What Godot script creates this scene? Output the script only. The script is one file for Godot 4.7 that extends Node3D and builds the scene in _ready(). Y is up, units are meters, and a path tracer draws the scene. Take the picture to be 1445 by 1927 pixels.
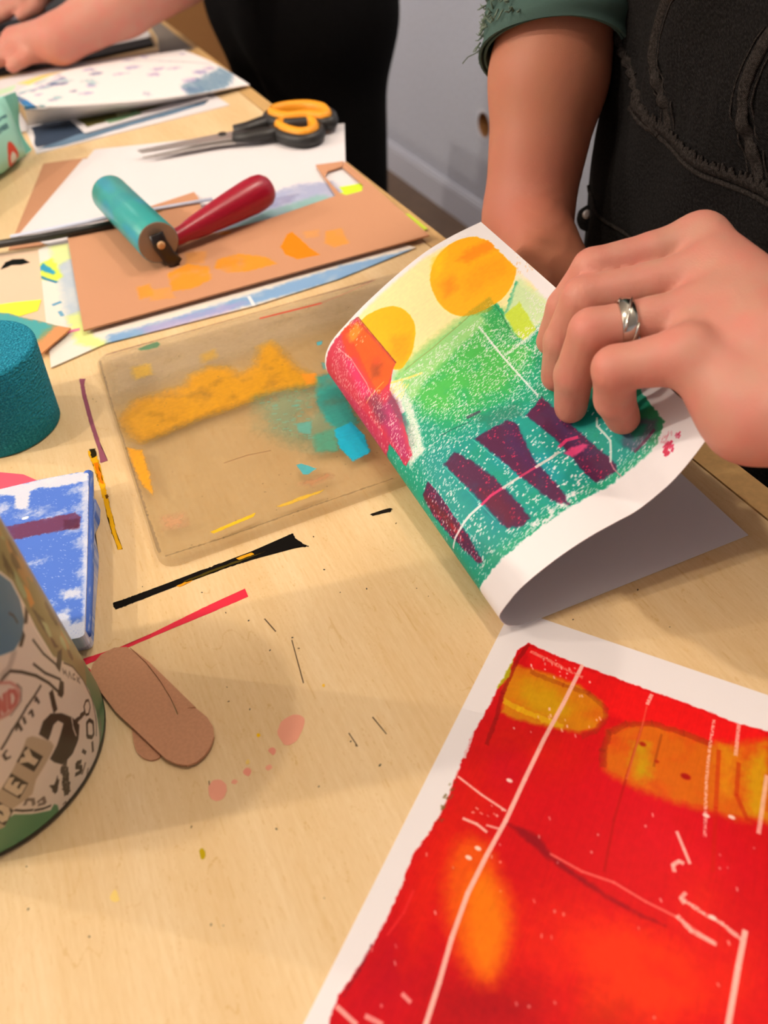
extends Node3D
# A printmaking table: gel plate, curled monoprint under a hand, prints, card, brayer, scissors; two people stand at it.
const T := 0.88          # height of the table top
var rng := RandomNumberGenerator.new()
var used := {}
var M := {}
var noise_fine := PackedByteArray()
var noise_mid := PackedByteArray()
var noise_coarse := PackedByteArray()

# ------------------------------------------------------------------ painting on computed textures
class Canvas:
	var w: int
	var h: int
	var k: float         # pixels for each millimetre
	var d: PackedByteArray
	var nf: PackedByteArray
	var nm: PackedByteArray
	var nc: PackedByteArray
	var r := RandomNumberGenerator.new()
	func _init(wmm: float, hmm: float, ppm: float, base: Color, host: Node3D) -> void:
		k = ppm
		w = int(wmm * k)
		h = int(hmm * k)
		var im := Image.create_empty(w, h, false, Image.FORMAT_RGBA8)
		im.fill(base)
		d = im.get_data()
		nf = host.noise_fine
		nm = host.noise_mid
		nc = host.noise_coarse
		r.seed = 7
	func put(x: int, y: int, c: Color, a: float) -> void:
		if x < 0 or y < 0 or x >= w or y >= h or a <= 0.0:
			return
		var i := (y * w + x) * 4
		var oa: float = d[i + 3] / 255.0
		if oa > 0.996:
			d[i] = int(lerpf(d[i], c.r8, a))
			d[i + 1] = int(lerpf(d[i + 1], c.g8, a))
			d[i + 2] = int(lerpf(d[i + 2], c.b8, a))
		else:
			var na := a + oa * (1.0 - a)
			d[i] = int((c.r8 * a + d[i] * oa * (1.0 - a)) / na)
			d[i + 1] = int((c.g8 * a + d[i + 1] * oa * (1.0 - a)) / na)
			d[i + 2] = int((c.b8 * a + d[i + 2] * oa * (1.0 - a)) / na)
			d[i + 3] = int(255.0 * na)
	# a painted shape: soft = width of the edge, rag = how ragged, dry = how much of the ground shows through the fine grain, patch = unevenness
	func poly(q: Array, c: Color, a := 1.0, soft := 0.5, rag := 0.0, dry := 0.0, patch := 0.0) -> void:
		var n := q.size() / 2
		var px := PackedFloat32Array()
		var py := PackedFloat32Array()
		var x0 := 1e9
		var x1 := -1e9
		var y0 := 1e9
		var y1 := -1e9
		for i in n:
			var ax: float = q[2 * i] * k
			var ay: float = q[2 * i + 1] * k
			px.append(ax)
			py.append(ay)
			x0 = minf(x0, ax)
			x1 = maxf(x1, ax)
			y0 = minf(y0, ay)
			y1 = maxf(y1, ay)
		var s := maxf(soft * k, 0.7)
		var rg := rag * k
		var m := s * 0.5 + rg + 1.0
		var ox := r.randi() & 511
		var oy := r.randi() & 511
		var sub := 1 if s < 14.0 else 2 if s < 28.0 else 4 if s < 56.0 else 8          # soft edges need no finer steps
		for by in range(maxi(0, int(y0 - m)) / 8, mini(h, int(y1 + m) + 1) / 8 + 1):
			for bx in range(maxi(0, int(x0 - m)) / 8, mini(w, int(x1 + m) + 1) / 8 + 1):
				var mid := reach(px, py, bx * 8 + 3.5, by * 8 + 3.5)
				if mid < -m - 5.0:
					continue
				var deep := mid > m + 5.0
				for yy in range(0, 8, sub):
					for xx in range(0, 8, sub):
						var sd0 := mid
						if not deep and sub < 8:
							sd0 = reach(px, py, bx * 8 + xx + sub * 0.5 - 0.5, by * 8 + yy + sub * 0.5 - 0.5)
						for y in range(by * 8 + yy, mini(by * 8 + yy + sub, h)):
							for x in range(bx * 8 + xx, mini(bx * 8 + xx + sub, w)):
								var cov := a
								if not deep:
									var sd := sd0
									if rg > 0.0:
										sd += rg * (nm[((y + oy) & 511) * 512 + ((x + ox) & 511)] / 127.5 - 1.0)
									cov = clampf(sd / s + 0.5, 0.0, 1.0) * a
									if cov <= 0.0:
										continue
								if dry > 0.0:
									cov *= clampf((nf[((y + ox) & 511) * 512 + ((x + oy) & 511)] / 255.0 - dry * 0.75) * 6.0 + 0.5, 0.0, 1.0)
								if patch > 0.0:
									cov *= clampf(1.0 + patch * (nc[((y + oy) & 511) * 512 + ((x + oy) & 511)] / 90.0 - 1.4), 0.0, 1.0)
								put(x, y, c, cov)
	# signed distance to an outline, positive inside
	func reach(px: PackedFloat32Array, py: PackedFloat32Array, x: float, y: float) -> float:
		var best := 1e9
		var inside := false
		var n := px.size()
		var j := n - 1
		for i in n:
			var ex := px[i] - px[j]
			var ey := py[i] - py[j]
			var wx := x - px[j]
			var wy := y - py[j]
			var t := clampf((wx * ex + wy * ey) / (ex * ex + ey * ey + 1e-6), 0.0, 1.0)
			var bx := wx - ex * t
			var by := wy - ey * t
			best = minf(best, bx * bx + by * by)
			if (py[i] > y) != (py[j] > y) and x < px[j] + ex * (y - py[j]) / ey:
				inside = not inside
			j = i
		return sqrt(best) if inside else -sqrt(best)
	func ring(cx: float, cy: float, rx: float, ry: float, turn := 0.0, n := 20) -> Array:
		var q := []
		for i in n:
			var p := Vector2(cos(TAU * i / n) * rx, sin(TAU * i / n) * ry).rotated(turn)
			q.append_array([cx + p.x, cy + p.y])
		return q
	func oval(cx: float, cy: float, rx: float, ry: float, c: Color, a := 1.0, soft := 0.5, rag := 0.0, dry := 0.0, patch := 0.0, turn := 0.0) -> void:
		poly(ring(cx, cy, rx, ry, turn), c, a, soft, rag, dry, patch)
	func line(q: Array, wide: float, c: Color, a := 1.0, dry := 0.0, rag := 0.0) -> void:
		for i in q.size() / 2 - 1:
			var p := Vector2(q[2 * i], q[2 * i + 1])
			var e := Vector2(q[2 * i + 2], q[2 * i + 3])
			var n := (e - p).orthogonal().normalized() * wide * 0.5
			var f := (e - p).normalized() * wide * 0.2
			poly([p.x + n.x - f.x, p.y + n.y - f.y, e.x + n.x + f.x, e.y + n.y + f.y, e.x - n.x + f.x, e.y - n.y + f.y, p.x - n.x - f.x, p.y - n.y - f.y], c, a, 0.25, rag, dry)
	func specks(q: Array, count: int, long: Vector2, wide: float, turn: float, c: Color, a := 0.9, cluster := 0.0) -> void:
		var pts := PackedVector2Array()
		var b := Rect2(q[0], q[1], 0, 0)
		for i in q.size() / 2:
			pts.append(Vector2(q[2 * i], q[2 * i + 1]))
			b = b.expand(pts[i])
		var ox := r.randi() & 511
		for i in count:
			var p := b.position + Vector2(r.randf() * b.size.x, r.randf() * b.size.y)
			if not Geometry2D.is_point_in_polygon(p, pts):
				continue
			if cluster > 0.0 and nc[((int(p.y * 6.0) + ox) & 511) * 512 + ((int(p.x * 6.0) + ox) & 511)] / 255.0 < cluster:
				continue
			var t := turn + r.randf_range(-0.25, 0.25)
			var l := r.randf_range(long.x, long.y) * k
			var wd := wide * k * r.randf_range(0.6, 1.3)
			var f := Vector2.from_angle(t)
			var g := f.orthogonal()
			var aa := a * r.randf_range(0.6, 1.0)
			var reach := int(l * 0.5 + wd) + 1
			var cx := p.x * k
			var cy := p.y * k
			for y in range(int(cy) - reach, int(cy) + reach + 1):
				for x in range(int(cx) - reach, int(cx) + reach + 1):
					var v := Vector2(x - cx, y - cy)
					var e := clampf(l * 0.5 - absf(v.dot(f)) + 0.5, 0.0, 1.0) * clampf(wd * 0.5 - absf(v.dot(g)) + 0.5, 0.0, 1.0)
					if e > 0.0:
						put(x, y, c, e * aa)
	# brings back the bare ground outside an outline
	func clip_to(ground: Color, q: Array, soft: float, rag: float, dry := 0.0) -> void:
		var inked := d
		var bare := Image.create_empty(w, h, false, Image.FORMAT_RGBA8)
		bare.fill(ground)
		d = bare.get_data()
		var plain := d.duplicate()
		poly(q, Color.BLACK, 1.0, soft, rag, dry)
		var g := maxf(ground.g8, 1.0)
		for i in range(0, d.size(), 4):
			var cov := 1.0 - d[i + 1] / g
			if cov > 0.0:
				for j in 3:
					plain[i + j] = int(lerpf(plain[i + j], inked[i + j], cov))
		d = plain
	# pigment lies unevenly, in streaks along the pull of the roller
	func streaks(q: Array, amount: float, along_y: bool) -> void:
		var pts := PackedVector2Array()
		var b := Rect2(q[0] * k, q[1] * k, 0, 0)
		for i in q.size() / 2:
			pts.append(Vector2(q[2 * i], q[2 * i + 1]) * k)
			b = b.expand(pts[i])
		for y in range(maxi(0, int(b.position.y)), mini(h, int(b.end.y))):
			for x in range(maxi(0, int(b.position.x)), mini(w, int(b.end.x))):
				var sx := x if along_y else x >> 4
				var sy := y >> 4 if along_y else y
				var t: float = 1.0 + amount * ((nf[(sy & 511) * 512 + (sx & 511)] + nm[(y & 511) * 512 + (x & 511)]) / 255.0 - 1.0)
				var i := (y * w + x) * 4
				d[i] = mini(255, int(d[i] * t))
				d[i + 1] = mini(255, int(d[i + 1] * t))
				d[i + 2] = mini(255, int(d[i + 2] * t))
	func smooth(q: Array, times := 2) -> Array:
		for n in times:
			var o := []
			var c := q.size() / 2
			for i in c:
				var e := (i + 1) % c
				o.append_array([q[2 * i] * 0.75 + q[2 * e] * 0.25, q[2 * i + 1] * 0.75 + q[2 * e + 1] * 0.25, q[2 * i] * 0.25 + q[2 * e] * 0.75, q[2 * i + 1] * 0.25 + q[2 * e + 1] * 0.75])
			q = o
		return q
	func texture() -> ImageTexture:
		return ImageTexture.create_from_image(Image.create_from_data(w, h, false, Image.FORMAT_RGBA8, d))

func c8(r: int, g: int, b: int) -> Color:
	return Color8(r, g, b)

# ------------------------------------------------------------------ naming and grouping
func uniq(called: String) -> String:
	var n: int = used.get(called, 0)
	used[called] = n + 1
	return called if n == 0 else "%s_%03d" % [called, n]

func thing(called: String, label: String, category: String, at: Vector3, group := "") -> Node3D:
	var o := Node3D.new()
	o.name = uniq(called)
	o.position = at
	o.set_meta("label", label)
	o.set_meta("category", category)
	if group:
		o.set_meta("group", group)
	add_child(o)
	return o

# meshes are made in room coordinates; a part undoes the place of the thing it belongs to
func part(called: String, m: Mesh, material: Material, parent: Node, label := "") -> MeshInstance3D:
	var o := MeshInstance3D.new()
	o.name = called
	o.mesh = m
	o.material_override = material
	var g := Vector3.ZERO
	var q := parent
	while q != self:
		g += q.position
		q = q.get_parent()
	o.position = -g
	if label:
		o.set_meta("label", label)
	parent.add_child(o, true)
	return o

func solo(called: String, m: Mesh, material: Material, label: String, category: String, group := "") -> MeshInstance3D:
	var b := m.get_aabb()
	var at := Vector3(b.get_center().x, b.position.y, b.get_center().z)
	var st := SurfaceTool.new()
	st.append_from(m, 0, Transform3D(Basis(), -at))
	var o := MeshInstance3D.new()
	o.name = uniq(called)
	o.mesh = st.commit()
	o.material_override = material
	o.position = at
	o.set_meta("label", label)
	o.set_meta("category", category)
	if group:
		o.set_meta("group", group)
	add_child(o)
	return o

func structure(called: String, m: Mesh, material: Material, label := "") -> MeshInstance3D:
	var o := MeshInstance3D.new()
	o.name = uniq(called)
	o.mesh = m
	o.material_override = material
	o.set_meta("kind", "structure")
	if label:
		o.set_meta("label", label)
	add_child(o)
	return o

# ------------------------------------------------------------------ meshes
func begin(smooth := false) -> SurfaceTool:
	var st := SurfaceTool.new()
	st.begin(Mesh.PRIMITIVE_TRIANGLES)
	st.set_smooth_group(0 if smooth else -1)
	return st

func finish(st: SurfaceTool) -> ArrayMesh:
	st.generate_normals()
	return st.commit()

func tri(st: SurfaceTool, a: Vector3, b: Vector3, c: Vector3, n: Vector3, ua := Vector2.ZERO, ub := Vector2.ZERO, uc := Vector2.ZERO) -> void:
	if (c - a).cross(b - a).dot(n) < 0.0:
		var s := b
		b = c
		c = s
		var us := ub
		ub = uc
		uc = us
	st.set_uv(ua)
	st.add_vertex(a)
	st.set_uv(ub)
	st.add_vertex(b)
	st.set_uv(uc)
	st.add_vertex(c)

func quad(st: SurfaceTool, a: Vector3, b: Vector3, c: Vector3, d: Vector3, n: Vector3, ua := Vector2.ZERO, ub := Vector2.ZERO, uc := Vector2.ZERO, ud := Vector2.ZERO) -> void:
	tri(st, a, b, c, n, ua, ub, uc)
	tri(st, a, c, d, n, ua, uc, ud)

func v2(q: Array) -> PackedVector2Array:
	var o := PackedVector2Array()
	for i in q.size() / 2:
		o.append(Vector2(q[2 * i], q[2 * i + 1]))
	return o

func v3(q: Array) -> PackedVector3Array:
	var o := PackedVector3Array()
	for i in q.size() / 3:
		o.append(Vector3(q[3 * i], q[3 * i + 1], q[3 * i + 2]))
	return o

# a flat piece with thickness; fr = [origin x, z, x-axis x, z, y-axis x, z] and size give the texture its place
func slab(q: PackedVector2Array, y0: float, y1: float, fr := [], size := Vector2.ONE) -> ArrayMesh:
	var st := begin()
	slab_to(st, q, y0, y1, fr, size)
	return finish(st)

func slab_to(st: SurfaceTool, q: PackedVector2Array, y0: float, y1: float, fr := [], size := Vector2.ONE) -> void:
	var uv := func(p: Vector2) -> Vector2:
		if fr.is_empty():
			return p
		var e := p - Vector2(fr[0], fr[1])
		return Vector2(e.dot(Vector2(fr[2], fr[3])) / size.x, e.dot(Vector2(fr[4], fr[5])) / size.y)
	var ix := Geometry2D.triangulate_polygon(q)
	for i in range(0, ix.size(), 3):
		var a := q[ix[i]]
		var b := q[ix[i + 1]]
		var c := q[ix[i + 2]]
		tri(st, Vector3(a.x, y1, a.y), Vector3(b.x, y1, b.y), Vector3(c.x, y1, c.y), Vector3.UP, uv.call(a), uv.call(b), uv.call(c))
		tri(st, Vector3(a.x, y0, a.y), Vector3(b.x, y0, b.y), Vector3(c.x, y0, c.y), Vector3.DOWN, uv.call(a), uv.call(b), uv.call(c))
	var turn := -1.0 if Geometry2D.is_polygon_clockwise(q) else 1.0
	for i in q.size():
		var a := q[i]
		var b := q[(i + 1) % q.size()]
		var e := (b - a).orthogonal() * turn
		quad(st, Vector3(a.x, y0, a.y), Vector3(b.x, y0, b.y), Vector3(b.x, y1, b.y), Vector3(a.x, y1, a.y), Vector3(e.x, 0, e.y), uv.call(a), uv.call(b), uv.call(b), uv.call(a))

func box(st: SurfaceTool, lo: Vector3, hi: Vector3) -> void:
	slab_to(st, PackedVector2Array([Vector2(lo.x, lo.z), Vector2(hi.x, lo.z), Vector2(hi.x, hi.z), Vector2(lo.x, hi.z)]), lo.y, hi.y)

func box_mesh(lo: Vector3, hi: Vector3) -> ArrayMesh:
	var st := begin()
	box(st, lo, hi)
	return finish(st)

# rounds the corners of an outline
func rounded(q: PackedVector2Array, r: float, n := 5) -> PackedVector2Array:
	var o := PackedVector2Array()
	for i in q.size():
		var p := q[i]
		var a := (q[i - 1] - p) if i > 0 else (q[q.size() - 1] - p)
		var b := q[(i + 1) % q.size()] - p
		var s := minf(r, minf(a.length(), b.length()) * 0.45)
		var pa := p + a.normalized() * s
		var pb := p + b.normalized() * s
		for j in n + 1:
			var t := float(j) / n
			o.append(pa.lerp(p, t).lerp(p.lerp(pb, t), t))
	return o

# breaks an outline up into short uneven steps, like the edge of dry paint
func ragged(q: PackedVector2Array, step: float, amp: float) -> PackedVector2Array:
	var o := PackedVector2Array()
	for i in q.size():
		var a := q[i]
		var b := q[(i + 1) % q.size()]
		var n := maxi(1, int(a.distance_to(b) / step))
		for j in n:
			o.append(a.lerp(b, float(j) / n) + Vector2(rng.randf_range(-amp, amp), rng.randf_range(-amp, amp)))
	return o

# a bent sheet: f(u, v) gives its middle surface
func sheet(f: Callable, nu: int, nv: int, thick: float) -> ArrayMesh:
	var g := []
	for i in nu + 1:
		var row := PackedVector3Array()
		for j in nv + 1:
			row.append(f.call(float(i) / nu, float(j) / nv))
		g.append(row)
	var up := []
	var dn := []
	for i in nu + 1:
		var ra := PackedVector3Array()
		var rb := PackedVector3Array()
		for j in nv + 1:
			var du: Vector3 = g[mini(i + 1, nu)][j] - g[maxi(i - 1, 0)][j]
			var dv: Vector3 = g[i][mini(j + 1, nv)] - g[i][maxi(j - 1, 0)]
			var n := du.cross(dv).normalized() * thick * 0.5
			ra.append(g[i][j] + n)
			rb.append(g[i][j] - n)
		up.append(ra)
		dn.append(rb)
	var st := begin(true)
	for i in nu:
		for j in nv:
			var n: Vector3 = up[i][j] - dn[i][j]
			var a := Vector2(float(i) / nu, float(j) / nv)
			var b := Vector2(float(i + 1) / nu, float(j) / nv)
			var c := Vector2(float(i + 1) / nu, float(j + 1) / nv)
			var e := Vector2(float(i) / nu, float(j + 1) / nv)
			st.set_smooth_group(0)
			quad(st, up[i][j], up[i + 1][j], up[i + 1][j + 1], up[i][j + 1], n, a, b, c, e)
			st.set_smooth_group(1)
			quad(st, dn[i][j], dn[i + 1][j], dn[i + 1][j + 1], dn[i][j + 1], -n, a, b, c, e)
	st.set_smooth_group(-1)
	for i in nu:
		for j in [0, nv]:
			var e: Vector3 = g[i][j] - g[i][1 if j == 0 else nv - 1]
			quad(st, up[i][j], up[i + 1][j], dn[i + 1][j], dn[i][j], e)
	for j in nv:
		for i in [0, nu]:
			var e: Vector3 = g[i][j] - g[1 if i == 0 else nu - 1][j]
			quad(st, up[i][j], up[i][j + 1], dn[i][j + 1], dn[i][j], e)
	return finish(st)

# a round or flattened bar along points; flat < 1 presses it along the direction up
func tube_to(st: SurfaceTool, p: PackedVector3Array, r: Array, sides := 10, flat := 1.0, up := Vector3.UP) -> void:
	var rings := []
	for i in p.size():
		var t := (p[mini(i + 1, p.size() - 1)] - p[maxi(i - 1, 0)]).normalized()
		var a := t.cross(up)
		if a.length() < 0.05:
			a = t.cross(Vector3.RIGHT)
		a = a.normalized()
		var b := a.cross(t).normalized()
		var row := PackedVector3Array()
		var rr: float = r[mini(i, r.size() - 1)]
		for j in sides:
			var w := TAU * j / sides
			row.append(p[i] + a * cos(w) * rr + b * sin(w) * rr * flat)
		rings.append(row)
	for i in p.size() - 1:
		for j in sides:
			var k := (j + 1) % sides
			var mid := (p[i] + p[i + 1]) * 0.5
			var n: Vector3 = (rings[i][j] + rings[i + 1][k]) * 0.5 - mid
			quad(st, rings[i][j], rings[i][k], rings[i + 1][k], rings[i + 1][j], n, Vector2(float(j) / sides, float(i) / p.size()), Vector2(float(j + 1) / sides, float(i) / p.size()), Vector2(float(j + 1) / sides, float(i + 1) / p.size()), Vector2(float(j) / sides, float(i + 1) / p.size()))
	for e in [0, p.size() - 1]:
		var n: Vector3 = p[e] - p[1 if e == 0 else e - 1]
		for j in sides:
			tri(st, p[e], rings[e][j], rings[e][(j + 1) % sides], n)

func tube(p: PackedVector3Array, r: Array, sides := 10, flat := 1.0, up := Vector3.UP) -> ArrayMesh:
	var st := begin(true)
	tube_to(st, p, r, sides, flat, up)
	return finish(st)

# a turned shape: profile = [radius, distance along the axis, ...]
func lathe(base: Vector3, axis: Vector3, prof: Array, sides := 40) -> ArrayMesh:
	var st := begin(true)
	lathe_to(st, base, axis, prof, sides)
	return finish(st)

func lathe_to(st: SurfaceTool, base: Vector3, axis: Vector3, prof: Array, sides := 40) -> void:
	axis = axis.normalized()
	var a := axis.cross(Vector3.UP)
	if a.length() < 0.05:
		a = Vector3.RIGHT
	a = a.normalized()
	var b := a.cross(axis)
	if absf(axis.y) > 0.99:
		b = Vector3.BACK
	var n := prof.size() / 2
	var total := 0.0
	for i in n - 1:
		var ra: float = prof[2 * i]
		var ya: float = prof[2 * i + 1]
		var rb: float = prof[2 * i + 2]
		var yb: float = prof[2 * i + 3]
		var out := Vector2(yb - ya, ra - rb)
		st.set_smooth_group(i if absf(out.normalized().y) > 0.97 else 0)
		for j in sides:
			var w0 := TAU * j / sides
			var w1 := TAU * (j + 1) / sides
			var d0 := a * cos(w0) + b * sin(w0)
			var d1 := a * cos(w1) + b * sin(w1)
			var nn := (d0 + d1) * out.x + axis * out.y * 2.0
			quad(st, base + d0 * ra + axis * ya, base + d1 * ra + axis * ya, base + d1 * rb + axis * yb, base + d0 * rb + axis * yb, nn, Vector2(float(j) / sides, ya), Vector2(float(j + 1) / sides, ya), Vector2(float(j + 1) / sides, yb), Vector2(float(j) / sides, yb))

# ------------------------------------------------------------------ bodies: smoothly joined tapered bones, meshed as surface nets
func body_to(st: SurfaceTool, bones: Array, cell: float, k: float, tint: Callable) -> void:
	var lo := Vector3.ONE * 1e9
	var hi := -lo
	for b in bones:
		var m: float = maxf(b[2], b[3]) + k + cell * 3.0
		lo = lo.min(b[0] - Vector3.ONE * m).min(b[1] - Vector3.ONE * m)
		hi = hi.max(b[0] + Vector3.ONE * m).max(b[1] + Vector3.ONE * m)
	var nx := int((hi.x - lo.x) / cell) + 2
	var ny := int((hi.y - lo.y) / cell) + 2
	var nz := int((hi.z - lo.z) / cell) + 2
	var f := PackedFloat32Array()
	f.resize(nx * ny * nz)
	f.fill(1.0)
	for bone in bones:
		var a: Vector3 = bone[0]
		var ba: Vector3 = bone[1] - a
		var ra: float = bone[2]
		var rb: float = bone[3]
		var kk: float = bone[4] if bone.size() > 4 else k
		var sq: Vector3 = bone[5] if bone.size() > 5 else Vector3.ONE      # squash of the cross-section
		var l2 := maxf((ba * sq).length_squared(), 1e-9)
		var m := maxf(ra, rb) + kk + cell * 2.0
		var p0 := ((a.min(bone[1]) - Vector3.ONE * m - lo) / cell).floor()
		var p1 := ((a.max(bone[1]) + Vector3.ONE * m - lo) / cell).ceil()
		for z in range(maxi(0, int(p0.z)), mini(nz - 1, int(p1.z)) + 1):
			for y in range(maxi(0, int(p0.y)), mini(ny - 1, int(p1.y)) + 1):
				var at := (z * ny + y) * nx
				for x in range(maxi(0, int(p0.x)), mini(nx - 1, int(p1.x)) + 1):
					var pa := (lo + Vector3(x, y, z) * cell - a) * sq
					var h := clampf(pa.dot(ba * sq) / l2, 0.0, 1.0)
					var dd := (pa - ba * sq * h).length() - lerpf(ra, rb, h)
					var o := f[at + x]
					var e := maxf(kk - absf(o - dd), 0.0)
					f[at + x] = minf(o, dd) - e * e * 0.25 / kk
	var ids := {}
	var vs := PackedVector3Array()
	var step := [0, 1, nx, nx + 1, nx * ny, nx * ny + 1, nx * ny + nx, nx * ny + nx + 1]
	var corner := [Vector3(0, 0, 0), Vector3(1, 0, 0), Vector3(0, 1, 0), Vector3(1, 1, 0), Vector3(0, 0, 1), Vector3(1, 0, 1), Vector3(0, 1, 1), Vector3(1, 1, 1)]
	var edges := [0, 1, 2, 3, 4, 5, 6, 7, 0, 2, 1, 3, 4, 6, 5, 7, 0, 4, 1, 5, 2, 6, 3, 7]
	for z in nz - 1:
		for y in ny - 1:
			for x in nx - 1:
				var at := (z * ny + y) * nx + x
				var mask := 0
				for c in 8:
					if f[at + step[c]] < 0.0:
						mask |= 1 << c
				if mask == 0 or mask == 255:
					continue
				var sum := Vector3.ZERO
				var n := 0
				for e in 12:
					var i: int = edges[2 * e]
					var j: int = edges[2 * e + 1]
					if ((mask >> i) & 1) != ((mask >> j) & 1):
						var fi := f[at + step[i]]
						var fj := f[at + step[j]]
						sum += (corner[i] as Vector3).lerp(corner[j], fi / (fi - fj))
						n += 1
				ids[at] = vs.size()
				vs.append(lo + (Vector3(x, y, z) + sum / n) * cell)
	var ns := PackedVector3Array()
	ns.resize(vs.size())
	var tris := PackedInt32Array()
	var across := [1, nx, nx * ny]
	for at in ids:
		for d in 3:
			var o: int = at + across[d]
			var s0 := f[at] < 0.0
			if s0 == (f[o] < 0.0):
				continue
			var u: int = across[(d + 1) % 3]
			var v: int = across[(d + 2) % 3]
			if not (ids.has(at - u) and ids.has(at - v) and ids.has(at - u - v)):
				continue
			var q := [ids[at], ids[at - u], ids[at - u - v], ids[at - v]]
			if not s0:
				q.reverse()
			for t in [[0, 2, 1], [0, 3, 2]]:
				var i0: int = q[t[0]]
				var i1: int = q[t[1]]
				var i2: int = q[t[2]]
				tris.append_array([i0, i1, i2])
				var nn := (vs[i2] - vs[i0]).cross(vs[i1] - vs[i0])
				ns[i0] += nn
				ns[i1] += nn
				ns[i2] += nn
	var cols := PackedColorArray()
	for i in vs.size():
		ns[i] = ns[i].normalized()
		cols.append(tint.call(vs[i]))
	for t in tris:
		st.set_normal(ns[t])
		st.set_color(cols[t])
		st.set_uv(Vector2(vs[t].x + vs[t].z, vs[t].y))
		st.add_vertex(vs[t])

# ------------------------------------------------------------------ materials
func mat(color: Color, rough := 0.6, spec := 0.5) -> StandardMaterial3D:
	var m := StandardMaterial3D.new()
	m.albedo_color = color
	m.roughness = rough
	m.metallic_specular = spec
	return m

func tex_mat(t: Texture2D, rough := 0.6, spec := 0.5) -> StandardMaterial3D:
	var m := mat(Color.WHITE, rough, spec)
	m.albedo_texture = t
	return m

func noise_texture(freq: float, size: int, lo: Color, hi: Color, sd: int, kind := FastNoiseLite.TYPE_SIMPLEX, octaves := 3) -> ImageTexture:
	var n := FastNoiseLite.new()
	n.seed = sd
	n.noise_type = kind
	n.frequency = freq
	n.fractal_octaves = octaves
	var im := n.get_seamless_image(size, size)
	var src := im.get_data()
	var d := PackedByteArray()
	d.resize(size * size * 3)
	for i in size * size:
		var t: float = src[i] / 255.0
		d[3 * i] = int(255.0 * lerpf(lo.r, hi.r, t))
		d[3 * i + 1] = int(255.0 * lerpf(lo.g, hi.g, t))
		d[3 * i + 2] = int(255.0 * lerpf(lo.b, hi.b, t))
	return ImageTexture.create_from_image(Image.create_from_data(size, size, false, Image.FORMAT_RGB8, d))

func grained(m: StandardMaterial3D, t: Texture2D, scale: float, relief := 0.0, bump: Texture2D = null) -> StandardMaterial3D:
	m.albedo_texture = t
	m.uv1_triplanar = true
	m.uv1_world_triplanar = true
	m.uv1_scale = Vector3.ONE * scale
	if relief > 0.0:
		m.heightmap_enabled = true
		m.heightmap_texture = bump if bump else t
		m.heightmap_scale = relief
	return m

func wood_texture() -> ImageTexture:
	# 500 mm across the grain, 1000 mm along it
	var w := 1000
	var h := 2000
	var n := FastNoiseLite.new()
	n.seed = 11
	n.frequency = 0.012
	n.fractal_octaves = 3
	var warp := n.get_seamless_image(w, 250)
	warp.resize(w, h, Image.INTERPOLATE_CUBIC)
	n.seed = 5
	n.frequency = 0.16
	n.fractal_octaves = 2
	var fibre := n.get_seamless_image(w, 125)
	fibre.resize(w, h, Image.INTERPOLATE_CUBIC)
	n.seed = 21
	n.frequency = 0.35
	var fleck := n.get_seamless_image(w, h / 5)
	fleck.resize(w, h, Image.INTERPOLATE_BILINEAR)
	var a := warp.get_data()
	var b := fibre.get_data()
	var c := fleck.get_data()
	var d := PackedByteArray()
	d.resize(w * h * 3)
	for y in h:
		for x in w:
			var i := y * w + x
			var wv: float = a[i] / 255.0
			var rings := wv * 13.0
			var band := rings - floorf(rings)
			var edge := clampf(1.0 - absf(band - 0.5) * 34.0, 0.0, 1.0) * (0.35 + 0.65 * b[i] / 255.0)
			var t := 0.30 + 0.30 * (wv - 0.5) + 0.20 * (b[i] / 255.0 - 0.5) + 0.22 * (c[i] / 255.0 - 0.5) + edge * 0.40
			t = clampf(t, 0.0, 1.0)
			d[3 * i] = int(lerpf(238, 204, t))
			d[3 * i + 1] = int(lerpf(212, 160, t))
			d[3 * i + 2] = int(lerpf(170, 98, t))
	return ImageTexture.create_from_image(Image.create_from_data(w, h, false, Image.FORMAT_RGB8, d))
func denim_texture() -> ImageTexture:
	# 512 pixels for 64 mm: a slanting twill, worn in patches
	var n := 512
	var d := PackedByteArray()
	d.resize(n * n * 3)
	for y in n:
		for x in n:
			var rib := 1.0 if ((x + y) & 7) < 5 else 0.62
			var slub: float = noise_fine[((x + y) & 511) * 512 + (((x - y) >> 3) & 511)] / 255.0
			var worn: float = noise_mid[y * 512 + x] / 255.0
			var t := clampf(rib * (0.45 + 0.5 * slub) * (0.62 + 0.7 * worn), 0.0, 1.0)
			var i := 3 * (y * n + x)
			d[i] = int(255.0 * t)
			d[i + 1] = int(252.0 * t)
			d[i + 2] = int(250.0 * t)
	return ImageTexture.create_from_image(Image.create_from_data(n, n, false, Image.FORMAT_RGB8, d))
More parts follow.
